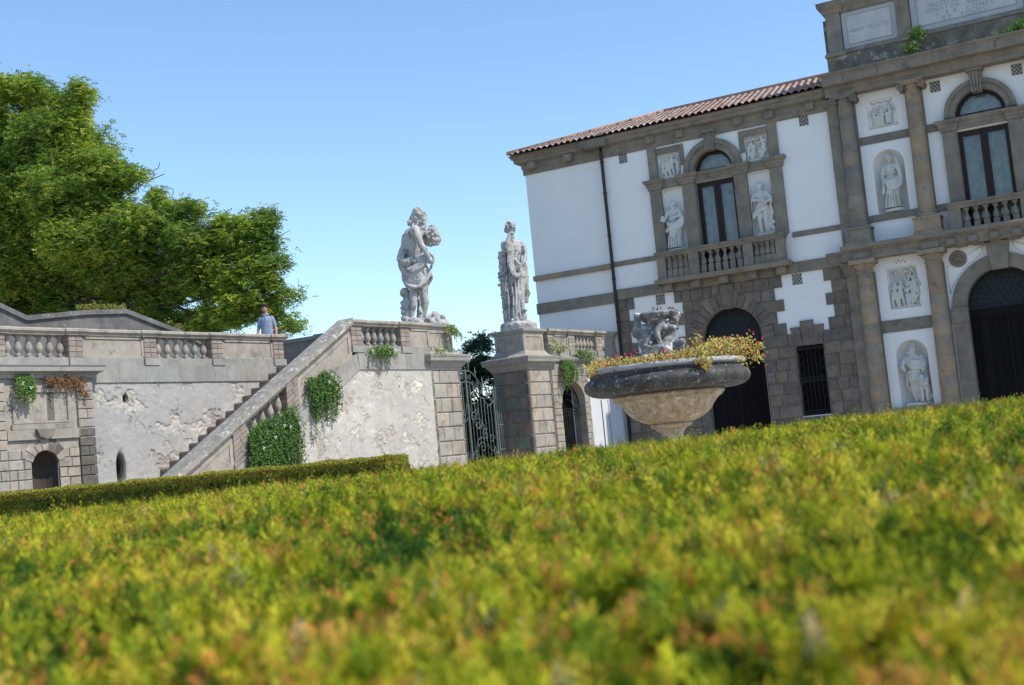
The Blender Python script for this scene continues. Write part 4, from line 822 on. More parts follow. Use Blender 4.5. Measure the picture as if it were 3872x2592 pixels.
lb = thing('balustrade', 'short stone balustrade with drooping green plants at the head of the stairs', 'balustrade', GF, (.9, 0, 3.68))
balustrade(lb, -.49, 2.26, [(-.47, -.14), (1.22, 1.53)], [(-.12, 1.20, 6), (1.54, 2.26, 0)], ends=False)
# ================================================================== GATE PIERS
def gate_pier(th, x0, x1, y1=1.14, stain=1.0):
    c = MB(); c.box(x0+.03, x1-.03, .03, y1-.03, 0, 3.3, .8)
    zc = [3.30-.349*i for i in range(10)]+[0]
    for i, (z1, z0) in enumerate(zip(zc, zc[1:])):
        if z1-z0 < .02: continue
        off = (.28, .62) if i % 2 == 0 else (.50, .85); W_ = x1-x0
        fr = MB(); xs = [x0]+[x0+W_*o for o in off if (i % 2 == 0 or True)][:(1 if i % 3 == 0 else 2)]+[x1]
        for a, b_ in zip(xs, xs[1:]): fr.box(a+(.006 if a > x0 else 0), b_-(.006 if b_ < x1 else 0), 0, .1, z0+.009, z1-.009, warm(.13), .022)
        tr(c, fr, lambda x, y, z: (x, y, z))
        sd_ = MB(); xs = [0]+[y1*o for o in ((.45,) if i % 2 else (.25, .7))]+[y1]
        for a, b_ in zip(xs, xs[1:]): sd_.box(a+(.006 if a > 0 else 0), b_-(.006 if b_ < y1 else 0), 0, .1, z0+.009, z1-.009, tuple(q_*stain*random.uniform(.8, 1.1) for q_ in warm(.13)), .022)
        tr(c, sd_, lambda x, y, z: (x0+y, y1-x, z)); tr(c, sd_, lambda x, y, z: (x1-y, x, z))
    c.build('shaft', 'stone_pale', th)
    c = MB(); loop = [(x0, 0), (x1, 0), (x1, y1), (x0, y1)]
    c.sweep([(0, 3.29), (.03, 3.30), (.03, 3.35), (.06, 3.38), (.11, 3.44), (.12, 3.48), (.19, 3.50), (.20, 3.58), (.215, 3.60), (.22, 3.645), (.12, 3.66)], loop, closed=True); c.box(x0-.13, x1+.13, -.13, y1+.13, 3.60, 3.661); c.build('cornice', 'stone_grey', th)
    c = MB(); c.sweep([(.13, 3.655), (.10, 3.67), (.03, 3.70), (-.03, 3.75), (-.07, 3.81), (-.08, 3.84), (-.10, 3.85), (-.10, 4.285)], loop, closed=True)
    for a, b_, z0, z1 in ((x0+.1, x1-.1, 4.20, 4.28), (x0+.1, x1-.1, 3.85, 3.89), (x0+.1, x0+.19, 3.89, 4.20), (x1-.19, x1-.1, 3.89, 4.20)):
        c.box(a, b_, .085, .12, z0, z1, 1.03)
    for a, b_, z0, z1 in ((.1, y1-.1, 4.20, 4.28), (.1, y1-.1, 3.85, 3.89), (.1, .19, 3.89, 4.20), (y1-.19, y1-.1, 3.89, 4.20)): c.box(x0+.085, x0+.12, a, b_, z0, z1, 1.03)
    c.build('pedestal', 'stone_pale', th)
    c = MB(); c.sweep([(-.12, 4.28), (-.07, 4.285), (-.06, 4.32), (-.02, 4.35), (-.01, 4.41), (-.04, 4.42)], loop, closed=True); c.box(x0+.03, x1-.03, .03, y1-.03, 4.34, 4.421); c.build('cap', 'stone_grey', th)
gp1 = thing('gate_pier', 'pale sunlit stone gate pier left of the iron gate, under the bearded statue', 'gate pier', GF, (2.79, .57, 0), 'stone gate piers'); gate_pier(gp1, 2.2, 3.36)
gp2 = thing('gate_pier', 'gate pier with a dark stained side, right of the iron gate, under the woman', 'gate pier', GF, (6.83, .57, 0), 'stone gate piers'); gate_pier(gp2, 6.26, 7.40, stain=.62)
# ================================================================== GARDEN WALL with the small arch
gw = thing('garden_wall', 'pale stone wall with a small arched iron-gated doorway joining the villa', 'wall', GF, (9, 0, 0))
b = MB(); wall_open(b, 7.4, 9.28, 0, 3.5, .02, .0, [(7.78, 9.0, 0, 2.34, True, .34)]); b.box(7.42, 11.08, .36, .40, 2.97, 3.6); b.box(7.42, 7.77, .36, .40, 0, 3.6); b.box(9.01, 11.08, .36, .40, 0, 3.6)
zc = [3.30-.181*i for i in range(19)]
for i, (z1, z0) in enumerate(zip(zc, zc[1:])):
    xi = .61 if z0 < 2.34 else math.sqrt(max(.0, .63**2-(z0-2.34)**2)); 
    if z1 > 3.0: xi = .12
    for a, c in ((7.42, 8.39-xi), (8.39+xi, 9.27 if i % 2 else 9.22)):
        if i % 2 and c-a < .5: m_ = (a+c)/2+.04; b.box(a, m_-.004, -.012, .03, z0+.006, z1-.006, warm(.1), .01); b.box(m_+.004, c, -.012, .03, z0+.006, z1-.006, warm(.1), .01)
        elif c-a > .5: blocks(b, a, c, z0, z1, -.012, .03, .33, .01, .01, v=.1)
        else: b.box(a, c, -.012, .03, z0+.006, z1-.006, warm(.1), .01)
for i in range(9):
    a0, a1 = PI*i/9, PI*(i+1)/9; r1 = .84 if i % 2 else .76; b.prism([(8.39+r*math.cos(a), 2.34+r*math.sin(a)) for r, a in ((.61, a0+.008), (r1, a0+.008), (r1, a1-.008), (.61, a1-.008))], -.03, .03, warm(.1), .01)
b.build('arch_stonework', 'stone_pale', gw)
b = MB(); b.box(9.285, 11.11, .0, .3, 0, 3.3); b.build('plaster', 'garden_plaster', gw)
b = MB(); b.tube([(9.86, -.004, 2.4), (9.87, -.004, 1.5), (9.85, -.004, .1)], .022, 5, .3); b.tube([(10.24, -.002, 2.4), (10.26, -.002, 1.5), (10.25, -.002, .1)], .012, 5, .5); b.build('dirt_streak', 'stone_grey', gw)
b = MB(); b.box(9.29, 11.1, -.01, .3, 3.302, 3.68, .95); b.box(7.42, 9.28, .0, .3, 3.302, 3.5); b.sweep([(0, 3.5), (.04, 3.51), (.08, 3.54), (.10, 3.60), (.10, 3.63), (0, 3.65)], [(7.40, .0), (9.42, .0), (9.42, .1)]); b.box(7.4, 11.1, .0, .36, 3.5, 3.685); b.build('coping_band', 'stone_grey', gw)
b = MB(); b.box(7.8, 8.98, .42, .46, 0, 3.2); dk = b.build('door', 'dark_inside', gw); b = MB()  # black board standing in for the passage's shade, no door leaf
for i in range(11): x = 7.84+.11*i; zt = 2.34+math.sqrt(max(0, .6**2-(x-8.39)**2)); b.tube([(x, .2, 0), (x, .2, min(zt, 2.2))], .009, 5)
for z in (.9, 2.02, 2.2): b.box(7.79, 8.99, .19, .21, z, z+.03)
for i in range(10): spiral(b, 7.88+.11*i, 2.12, .19, .05, i, 1 if i % 2 else -1)
for i in range(7): a = PI*(i+.5)/7; spiral(b, 8.39+.38*math.cos(a), 2.3+.38*math.sin(a), .2, .09, i)
b.arc(8.39, 2.2, .26, .28, .19, .21, n=12); b.arc(8.39, 2.3, .56, .59, .19, .21, n=14); b.build('iron_gate', 'iron_black', dk)
gb = thing('balustrade', 'grey stone balustrade on the garden wall between the gate pier and the villa', 'balustrade', GF, (9, 0, 3.68))
balustrade(gb, 7.42, 11.08, [(7.46, 7.72), (8.50, 8.80), (9.98, 10.28)], [(7.74, 8.48, 0), (8.82, 9.96, 6), (10.3, 11.08, 0)], yf=.03, dep=.26, pm='stone_pale', ends=False)
# ================================================================== IRON GATE
gt = thing('garden_gate', 'grey-green wrought iron double gate with spear points between the stone piers', 'gate', GF, (4.8, .85, 0))
Y = .85
def curve(pts, n=6):
    """Catmull-Rom"""
    P = [Vector(p) for p in pts]; P = [P[0]*2-P[1]]+P+[P[-1]*2-P[-2]]; o = []
    for i in range(1, len(P)-2):
        for k in range(n):
            t = k/n; a, b_, c, d = P[i-1:i+3]; o.append(.5*((2*b_)+(c-a)*t+(2*a-5*b_+4*c-d)*t*t+(3*b_-a-3*c+d)*t**3))
    return o+[P[-2]]
def leaf_gate(s, x0):
    X = lambda x: x0+s*(x-4.63); b = MB()
    up = [(X(4.65), Y, 3.36), (X(4.82), Y, 3.34), (X(5.02), Y, 3.22), (X(5.2), Y, 3.05), (X(5.34), Y, 2.92), (X(5.42), Y, 2.93), (X(5.5), Y, 2.78), (X(5.62), Y, 2.71), (X(5.74), Y, 2.82)]
    lo = [(X(4.65), Y, 3.08), (X(4.85), Y, 3.03), (X(5.05), Y, 2.84), (X(5.18), Y, 2.66), (X(5.3), Y, 2.64), (X(5.4), Y, 2.52), (X(5.55), Y, 2.44), (X(5.74), Y, 2.56)]
    cu, cl = curve(up), curve(lo); b.tube(cu, .016, 6); b.tube(cl, .014, 6)
    b.box(min(X(4.61), X(4.65)), max(X(4.61), X(4.65)), Y-.02, Y+.02, .05, 3.4); b.box(min(X(5.74), X(5.78)), max(X(5.74), X(5.78)), Y-.02, Y+.02, .05, 2.85)
    def zat(c, x): return min(c, key=lambda p: abs(p.x-x)).z
    for i in range(1, 8):
        x = X(4.64+.138*i); b.tube([(x, Y, .1), (x, Y, zat(cl, x))], .0085, 5)
        zt = zat(cu, x)
        if i % 2: b.tube([(x, Y, zt), (x, Y, zt+.03), (x, Y, zt+.05), (x, Y, zt+.12), (x, Y, zt+.27)], [.008, .016, .008, .024, .002], 6)
    for i in range(18):
        x = X(4.70+1.0*random.random()); z0, z1 = zat(cl, x), zat(cu, x); spiral(b, x, z0+(z1-z0)*random.uniform(.2, .85), Y, .055, i, 1 if i % 2 else -1, 1.2, .007)
    for x_, z_, r_, a_, d_ in ((4.83, 2.15, .15, 0, 1), (5.02, 1.95, .17, 2, -1), (5.28, 1.68, .16, 1, 1), (5.1, 1.35, .16, 3, -1), (5.55, 1.55, .13, 0, 1), (5.62, 1.22, .10, 2, -1), (4.80, 1.15, .12, 1, 1), (4.95, 2.3, .10, 1, -1), (5.2, .7, .2, 1, -1), (5.5, .6, .18, 1, 1), (4.85, .6, .15, 1, 1)): spiral(b, X(x_), z_, Y, r_, a_, d_*s, 1.3, .010, 5)
    for pts in (((4.66, 2.5), (4.8, 2.1), (4.95, 1.85), (5.12, 1.95)), ((4.8, 1.0), (4.9, 1.5), (5.15, 1.6), (5.22, 1.35)), ((5.1, 2.0), (5.25, 1.9), (5.32, 1.5), (5.5, 1.25), (5.7, 1.35)), ((4.7, .2), (4.9, .9), (5.2, .95), (5.5, .85), (5.7, .3))): b.tube(curve([(X(x), Y, z) for x, z in pts], 5), .009, 5)
    for z in (.1, .35): b.box(min(X(4.63), X(5.76)), max(X(4.63), X(5.76)), Y-.012, Y+.012, z, z+.035)
    b.build('leaf', 'iron_gate', gt)
leaf_gate(1, 4.66); leaf_gate(-1, 4.64)
for s in (1, -1):
    b = MB(); x0 = 5.86 if s > 0 else 3.37
    for x in (x0, x0+.36): b.box(x, x+.03, Y-.02, Y+.02, .0, 2.9)
    for i in range(1, 5): b.tube([(x0+.075*i, Y, .1), (x0+.075*i, Y, 2.9)], .008, 5)
    for z in (.1, .6, 1.25, 1.9, 2.6, 2.9): b.box(x0, x0+.39, Y-.012, Y+.012, z, z+.025)
    for i in range(16): spiral(b, x0+.1+.18*(i % 2), .7+.06*i if i < 8 else 2.63+.035*(i-8), Y-.01, .045, i, 1 if i % 2 else -1)
    b.build('side_panel', 'iron_gate', gt)
# ================================================================== walls at the back of the terrace
bw_ = thing('parapet_wall', 'dark grey stepped wall with a sloping pale coping behind the left balustrade', 'wall', TF, (-3, 5, 3.6))
pts = [(-8.5, 7.55), (-4.13, 5.72), (-3.49, 5.46), (-1.81, 5.66), (-.63, 5.73), (1.1, 5.22), (2.6, 4.62)]
b = MB()
for (a, za), (c, zc_) in zip(pts, pts[1:]): b.prism([(a, 3.4), (c, 3.4), (c, zc_-.12), (a, za-.12)], 5.0, 5.35, warm(.04))
b.build('wall', 'old_concrete', bw_); b = MB()
for (a, za), (c, zc_) in zip(pts, pts[1:]): b.prism([(a, za-.12), (c, zc_-.12), (c, zc_), (a, za)], 4.93, 5.42, 1.15)
b.build('coping', 'old_concrete', bw_)
WF = Frame(tuple(TF.w(2.88, 3, 0)), R(-27.58))
rw = thing('parapet_wall', 'low rough grey wall seen between the terrace end pier and the sloping stair coping', 'wall', WF, (2, 0, 3.6))
b = MB(); b.box(-.6, 4.4, 0, .35, 3.3, 4.62); b.build('wall', 'old_concrete', rw); b = MB()
for x, x2 in ((-.65, 1.05), (1.05, 2.9), (2.9, 4.42)): b.box(x+.003, x2-.003, -.05, .4, 4.622, 4.72 if x != 1.05 else 4.75, 1.3)
b.build('coping', 'old_concrete', rw)

# ================================================================== FOLIAGE helpers
def leafmesh(name, m, parent, pos, ax, sd, L, Wd, col, shape='rhomb', extra=None, **kw):
    """pos, ax (unit), sd (unit) : N x 3; L, Wd : N; col : N x 3, all in frame units of the world (not local)"""
    org = np.array(kw.pop('org', (0, 0, 0)), dtype=np.float32); pos = np.asarray(pos, np.float32)-org; N = len(pos)
    L = np.asarray(L, np.float32).reshape(-1, 1)*np.ones((N, 1), np.float32); Wd = np.asarray(Wd, np.float32).reshape(-1, 1)*np.ones((N, 1), np.float32)
    v = np.stack([pos, pos+ax*L*.45+sd*Wd*.5, pos+ax*L, pos+ax*L*.45-sd*Wd*.5], 1).reshape(-1, 3)*K
    me = bpy.data.meshes.new(name); ev = 0; extra = extra if extra and extra.v else None
    if extra: ev = len(extra.v)
    me.vertices.add(len(v)+ev); me.loops.add(4*N + (sum(len(f) for f in extra.f) if extra else 0)); me.polygons.add(N+(len(extra.f) if extra else 0))
    co = v.astype(np.float32).ravel(); li = np.arange(4*N, dtype=np.int32); ls = np.arange(0, 4*N, 4, dtype=np.int32); cc = np.ones((4*N, 4), np.float32); cc[:, :3] = np.repeat(col, 4, 0)
    if extra:
        co = np.concatenate([co, ((np.array(extra.v, np.float32)-org)*K).ravel()]); ln = [len(f) for f in extra.f]
        li = np.concatenate([li, np.array([i+4*N for f in extra.f for i in f], np.int32)]); ls = np.concatenate([ls, 4*N+np.concatenate([[0], np.cumsum(ln)[:-1]]).astype(np.int32)])
        c2 = np.ones((sum(ln), 4), np.float32); c2[:, :3] = np.repeat(np.array(extra.t, np.float32), ln, axis=0); cc = np.concatenate([cc, c2])
    me.vertices.foreach_set('co', co); me.loops.foreach_set('vertex_index', li); me.polygons.foreach_set('loop_start', ls)
    me.update(calc_edges=True); at = me.color_attributes.new('tint', 'FLOAT_COLOR', 'CORNER'); at.data.foreach_set('color', cc.ravel())
    me.materials.append(MATS[m]); o = bpy.data.objects.new(name, me); link(o, parent, **kw); o.rotation_euler = (0, 0, -parent.rotation_euler.z); return o
def unit(a): return a/np.maximum(1e-9, np.linalg.norm(a, axis=1, keepdims=True))
def rnd(n): return unit(RNG.normal(size=(n, 3)))
def pick(cols, w, n, jit=.2):
    c = np.array(cols)[RNG.choice(len(cols), n, p=np.array(w)/sum(w))]; return c*(1+RNG.uniform(-jit, jit, (n, 1)))
GREENS = [(.15, .28, .06), (.09, .19, .05), (.23, .35, .08), (.30, .38, .10)]
def worg(frame, at): return tuple(frame.w(*at))
CAP = [(.13, .25, .055), (.075, .16, .04), (.20, .32, .07), (.045, .10, .03)]
def climber(name, label, frame, at, starts, length, *, sway=.05, leaf=.045, cols=GREENS, w=(4, 3, 2, 1), bulge=.12, step=.035, group=None, cat='hanging plant', flowers=0, up=0, stems=True, outd=(0, -1, 0)):
    """trailing strands with round leaves; starts: frame positions"""
    group = group or {'caper_plant': 'plants hanging from the garden walls', 'weed_bush': 'weeds on the villa attic'}.get(name)
    th = thing(name, label, cat, frame, at, group); pos = []; org = np.array(worg(frame, at)); ex = MB()
    for s in starts:
        p = Vector(s); n_ = int(length*random.choice((.35, .6, .8, 1.0, 1.15))*random.uniform(.8, 1.1)*(1-.35*abs(random.gauss(0, .5)))/step); d = Vector((random.gauss(0, .45), -.35, random.uniform(.3, 1.1) if up else .0)); pts = []
        for i in range(max(3, n_)):
            q = i/max(1, n_); d = d*.84+Vector((random.gauss(0, sway*3), (-.10 if p.y > at[1]-bulge*math.sin(PI*min(1, q*1.2)) else .12), -.22-(.1*q))); d = d.normalized(); p = p+d*step
            if p.y > -.04 and up == 0: p.y = -.04-random.random()*.05
            pts.append(frame.w(*p))
        pos += pts
        if len(pts) > 3: ex.tube(pts[::3]+[pts[-1]], .004, 3, (.13, .17, .06), caps=False)
    P = np.array([tuple(p) for p in pos]); k = 3; P = np.repeat(P, k, 0)+RNG.normal(0, leaf*.6, (len(P)*k, 3)); n = len(P)
    fn = np.array(tuple(frame.m @ Vector((0, -1, .3)))); nrm = unit(rnd(n)*.75+fn); ax = unit(np.cross(nrm, rnd(n))); sd = np.cross(ax, nrm)
    leafmesh('foliage', 'leaf', th, P, ax, sd, RNG.uniform(.7, 1.3, n)*leaf, RNG.uniform(.7, 1.2, n)*leaf, pick(cols, w, n), extra=ex, org=org)
    if flowers:
        fb = MB()
        for i in range(flowers):
            c = random.choice(pos); c = c+frame.m @ Vector((random.uniform(-.04, .04), -.07, .0))
            for k in range(3): a = k*PI/1.5+random.random(); fb.add([tuple(c), tuple(c+frame.m @ Vector((.03*math.cos(a-.5), -.01, .03*math.sin(a-.5)))), tuple(c+frame.m @ Vector((.042*math.cos(a), -.012, .042*math.sin(a)))), tuple(c+frame.m @ Vector((.03*math.cos(a+.5), -.01, .03*math.sin(a+.5))))], [(0, 1, 2, 3)], (.85, .83, .78))
        me = fb.mesh('flower', org); me.materials.append(MATS['petal']); fo_ = link(bpy.data.objects.new('flower', me), th); fo_.rotation_euler = (0, 0, -frame.rz)
    return th
def lin(a, b, n, jx=.03, jz=.05): return [(a[0]+(b[0]-a[0])*random.random()+random.gauss(0, jx), a[1]+random.uniform(-.05, .03), a[2]+(b[2]-a[2])*((q := random.random())) + random.gauss(0, jz)) for _ in range(n)]
def lin2(a, b, n, jz=.05): 
    o = []
    for _ in range(n): q = random.random(); o.append((a[0]+(b[0]-a[0])*q, a[1]+random.uniform(-.06, .02), a[2]+(b[2]-a[2])*q+random.gauss(0, jz)))
    return o
climber('caper_plant', 'largest green trailing mound, hanging below the stair balusters down to the low hedge', GF, (-3.1, -.05, 2.4), lin2((-3.75, -.02, 1.98), (-2.5, -.02, 2.44), 105, .06)+lin2((-3.75, -.05, 1.95), (-2.45, -.05, 2.2), 55, .14), 1.3, flowers=12, leaf=.042, sway=.045, cols=CAP)
climber('caper_plant', 'rounded green caper plant hanging on the sloping band halfway up the stair wall', GF, (-1.65, -.05, 3.1), lin2((-2.05, -.02, 3.0), (-1.3, -.02, 3.24), 52, .05)+lin2((-1.95, -.02, 2.85), (-1.2, -.02, 2.95), 18, .08), .85, flowers=4, leaf=.042, cols=CAP)
climber('caper_plant', 'small green plant with white buds drooping under the short landing balustrade', GF, (.45, -.05, 3.7), lin2((.05, -.02, 3.70), (.85, -.02, 3.72), 34, .04), .42, flowers=9, leaf=.045, up=1)
climber('caper_plant', 'wispy yellow-green plant hanging from the right end of the bearded statue pedestal', GF, (3.2, -.05, 4.3), lin2((2.8, .02, 4.34), (3.25, .02, 4.34), 22, .03), .42, leaf=.04, cols=GREENS+[(.30, .32, .08)], w=(2, 1, 3, 3, 3))
climber('caper_plant', 'small green sprig on the cornice at the left edge of the sunlit gate pier', GF, (2.3, -.2, 3.7), lin2((1.95, -.15, 3.72), (2.75, -.2, 3.70), 16, .02), .18, leaf=.04, up=1)
climber('caper_plant', 'bright yellow-green tuft growing beside the pedestal of the chin-resting statue', GF, (7.75, -.1, 3.8), lin2((7.42, -.02, 3.95), (8.0, -.05, 3.85), 16, .08), .24, leaf=.05, cols=GREENS+[(.33, .36, .06)], w=(1, 1, 3, 3, 4), up=1)
climber('caper_plant', 'dense dark green plant hanging above the small arched doorway', GF, (8.05, -.1, 3.45), lin2((7.8, -.04, 3.46), (8.3, -.04, 3.46), 40, .05), .72, leaf=.045)
climber('caper_plant', 'green tuft on the garden wall ledge behind the left edge of the fountain flowers', GF, (9.1, -.1, 3.65), lin2((8.75, -.08, 3.72), (9.4, -.08, 3.62), 26, .04), .34, leaf=.05, up=1)
climber('caper_plant', 'green hanging plant on the carved portal block at the far left', TF, (-7.02, -.2, 3.4), lin2((-7.18, -.16, 3.42), (-6.92, -.16, 3.42), 34, .04), .55, leaf=.04, flowers=2)
climber('dead_creeper', 'dry rust-brown creeper under the ledge of the portal block at the left', TF, (-6.2, -.2, 3.4), lin2((-6.6, -.16, 3.40), (-5.75, -.16, 3.36), 70, .05)+lin2((-5.85, -.16, 3.3), (-5.7, -.16, 3.1), 12, .05), .16, leaf=.035, cols=[(.33, .16, .08), (.24, .13, .07), (.40, .24, .13)], w=(3, 2, 1), cat='dry creeper')
for lab, c, n_, L in (('green bush growing over the attic base below the middle parapet pier', (9.62, -.40, 11.12), 26, .26), ('yellow-green bush low on the attic base, left of and below the darker bush', (9.42, -.45, 10.72), 24, .24), ('bush on the attic base cut by the right edge of the picture', (12.14, -.42, 10.7), 50, .4), ('tiny weed on the upper cornice above the right upper window', (11.72, -.62, 10.56), 12, .14)):
    climber('weed_bush', lab, VF, c, [(c[0]+random.uniform(-.16, .16), c[1]+random.uniform(-.05, .05), c[2]+random.uniform(-.1, .1)) for _ in range(n_)], L, leaf=.05, up=1, cols=GREENS+[(.28, .30, .06)], w=(3, 3, 2, 1, 1), cat='weed', sway=.15)
climber('ivy', 'yellowing leafy creeper along the top of the dark stepped wall', TF, (-.9, 5, 5.75), lin2((-1.9, 5.3, 5.72), (-.5, 5.2, 5.78), 60, .03)+lin2((.75, 5.1, 5.36), (1.15, 5.1, 5.28), 14, .03), .16, leaf=.05, cols=[(.30, .28, .06), (.17, .24, .05), (.40, .22, .08)], w=(3, 3, 1), cat='creeper', up=1)
# ================================================================== TREES
def tree(name, label, base, trunk, limbs, blobs, nleaf, lf=.20, cols=GREENS, w=(3, 3, 3, 1), droop=.5, leaflets=5, lw=.30, cat='tree', bare=()):
    th = thing(name, label, cat, WORLD, base); tb_ = MB(); org = np.array(base)
    tb_.tube(curve(trunk[0], 4), [trunk[1]*(1-.5*i/(4*(len(trunk[0])-1))) for i in range(4*(len(trunk[0])-1)+1)], 12); tb_.build('trunk', 'wood_bark', th)
    for l, r in limbs:
        lb_ = MB(); c = curve(l, 4); lb_.tube(c, [r*(1-.8*i/(len(c)-1)) for i in range(len(c))], 7)
        for k in range(7):
            p = c[int(len(c)*random.uniform(.35, .98))]; d = Vector((random.gauss(.3, 1), random.gauss(0, .7), random.gauss(.3, .7))).normalized()*(1 if r > .07 else .35); lb_.tube([p, p+d*.6+Vector((0, 0, .05)), p+d*1.1+Vector((0, 0, .15))], [r*.3, r*.2, .008], 4)
        lb_.build('limb', 'wood_bark', th)
    pos = []; tips = []; W_ = np.array([b[3] for b in blobs], float); cnt = (W_/W_.sum()*nleaf).astype(int)
    for (c, r, sq, ww), n_ in zip(blobs, cnt):
        k = max(3, int(n_/75)); u = rnd(k); rad = (RNG.uniform(0, 1, (k, 1))**.42)*r; sub = np.array(c)+u*rad*np.array([1, 1, sq]); m_ = n_//k
        s = np.repeat(sub, m_, 0); off = RNG.normal(0, 1, (len(s), 3))*np.array([.27, .27, .22])*max(.55, min(1.2, r*.75)); pos.append(s+off)
    P = np.concatenate(pos); n_ = len(P); d = rnd(n_)*np.array([1, 1, .5]); d[:, 2] += .25-droop*RNG.uniform(0, 1, n_); d = unit(d)
    sdv = unit(np.cross(d, np.array([0, 0, 1.0])+rnd(n_)*.5)); cl = pick(cols, w, n_, .22)
    # clump-wide colour drift
    dr = np.array([noise.noise(Vector(p)*.55) for p in P.tolist()])[:, None]; cl = cl*(1+.35*dr*np.array([1.4, 1, .2]))
    A, B, C_, D_ = [], [], [], []
    for k in range(leaflets):
        t = (k+.6)/leaflets
        for s in (-1, 1): A.append(P+d*lf*t - np.array([0, 0, .25*lf])*t*t); B.append(unit(sdv*s+d*.55+rnd(n_)*.25)); C_.append(np.full(n_, lf*.42*(1-.35*t))); D_.append(cl)
    A = np.concatenate(A); B = np.concatenate(B); Nn = unit(np.cross(B, rnd(len(A))*1.4+np.array([0, 0, .6]))); S = np.concatenate(C_)
    leafmesh('crown', 'leaf', th, A, B, Nn, S, S*lw*1.5, np.concatenate(D_), org=org); return th
def V3(x, y, z): return (x, y, z)
def at38(px, py, D=38):                      # sizes below were laid out on a drawing board 38 units deep
    a = (px*1.6533-1936)/4655; b = (py*1.6533-1296)/4655; d = fwv+rr*a-uu*b; d = d/d.y; return (d.x*D, D, 1.2+d.z*D)
bl = []
for px, py, r, D, sq in ((-60, 260, 95, 38, 1), (20, 300, 85, 38.5, 1), (75, 235, 55, 38, 1), (150, 250, 62, 37.5, .9), (110, 330, 80, 37, 1), (190, 330, 70, 38, 1), (215, 400, 62, 37, .9), (270, 400, 42, 37.5, .8), (30, 420, 90, 38, 1), (130, 430, 80, 37, .9), (220, 470, 70, 37.5, .8), (60, 520, 85, 38.5, .9), (160, 540, 80, 37, .8),
    (260, 540, 70, 37, .8), (330, 520, 68, 36.8, .8), (400, 500, 48, 37, .8), (430, 560, 70, 37, .8), (490, 560, 55, 37.5, .8), (530, 530, 40, 36.6, .9), (590, 530, 42, 37, 1.1), (600, 590, 48, 37, 1), (545, 610, 60, 37, .9), (615, 640, 34, 37, .9), (480, 650, 60, 37.5, .8), (400, 650, 60, 38.5, .7), (560, 690, 60, 37, .8), (610, 710, 40, 37.4, .8), (500, 730, 50, 37.5, .7),
    (60, 640, 80, 39.5, .6), (180, 640, 70, 39.5, .6), (300, 640, 65, 39, .6), (20, 730, 60, 39.5, .6), (-50, 600, 90, 38, 1), (-60, 430, 90, 38, 1), (430, 735, 50, 39, .5), (350, 700, 40, 39.5, .5), (240, 700, 50, 39.5, .5), (120, 700, 60, 39.5, .5), (200, 722, 55, 40, .7), (300, 735, 60, 40, .7), (400, 745, 55, 40, .7), (40, 690, 60, 40, .7), (480, 740, 50, 39, .6), (330, 590, 70, 38, .8), (90, 590, 80, 38.5, .9), (200, 590, 70, 38, .8), (450, 610, 60, 37.5, .8), (100, 665, 60, 39.5, .6), (260, 668, 50, 39.5, .6), (20, 655, 60, 39.5, .6), (370, 690, 50, 39, .6)):
    c = at38(px, py, D); rr_ = r*D/2815; bl.append((c, rr_, sq, rr_**2*(.7 if py > 620 and px < 470 else 1)))
for px, py, r in ((655, 675, 14), (680, 678, 9), (660, 735, 16), (688, 742, 9), (640, 755, 12), (250, 375, 30), (640, 600, 14), (5, 190, 26), (80, 205, 22), (185, 215, 22), (310, 395, 16), (445, 478, 18), (360, 460, 22), (505, 500, 20), (615, 505, 18)): c = at38(px, py, 36.8); bl.append((c, r*37/2815, 1, (r*37/2815)**2*1.3))
base = (-17.6, 38, 3.66)
T_ = [(base[0], base[1], 3.4), (-17.3, 38.1, 6.0), (-16.4, 38.0, 8.6)]
LM = []
def limb(r, *pp): LM.append(([at38(*p) for p in pp], r*.62))
limb(.20, (-30, 640, 38.5), (120, 560, 38), (215, 480, 37.5), (250, 400, 37.5)); limb(.17, (-10, 560, 38.3), (80, 470, 38), (130, 380, 38), (190, 270, 38)); limb(.13, (-40, 700, 38.8), (130, 640, 38.6), (300, 620, 38), (430, 570, 37.4), (510, 530, 37))
limb(.12, (-40, 790, 39), (180, 690, 39), (330, 702, 38.8), (440, 690, 38), (530, 650, 37.4), (590, 560, 37)); limb(.09, (400, 700, 38), (470, 725, 38), (560, 700, 37.5), (640, 690, 37)); limb(.12, (-20, 600, 39), (100, 650, 39), (220, 620, 38.5), (360, 650, 38), (460, 640, 37.5)); limb(.10, (-20, 480, 38), (40, 400, 38), (55, 330, 38), (50, 250, 38))
limb(.07, (330, 650, 37.3), (420, 600, 37), (480, 560, 37), (560, 600, 37)); limb(.05, (240, 470, 37.5), (305, 440, 37.3), (325, 410, 37.3)); limb(.05, (560, 700, 37.3), (620, 725, 37), (660, 740, 36.8)); limb(.05, (580, 660, 37.2), (640, 680, 37), (684, 678, 36.8))
big = tree('locust_tree', 'large spreading feathery-leaved tree behind the upper terrace at the left', base, (T_, .36), LM, bl, 118000, cols=[(.26, .385, .05), (.17, .29, .045), (.38, .46, .06), (.54, .54, .11), (.09, .18, .04)], w=(4, 3, 2.6, 1.8, 2.4), lf=.24, leaflets=4)
tw_ = MB()
for pp in (((318, 440), (317, 425), (345, 412), (358, 396)), ((345, 412), (368, 402), (377, 398)), ((352, 405), (350, 392), (362, 385), (366, 372)), ((320, 430), (330, 415), (323, 408))): tw_.tube([at38(x, y, 37.2) for x, y in pp], .014, 4, .9)
tw_.build('bare_twig', 'wood_bark', big)
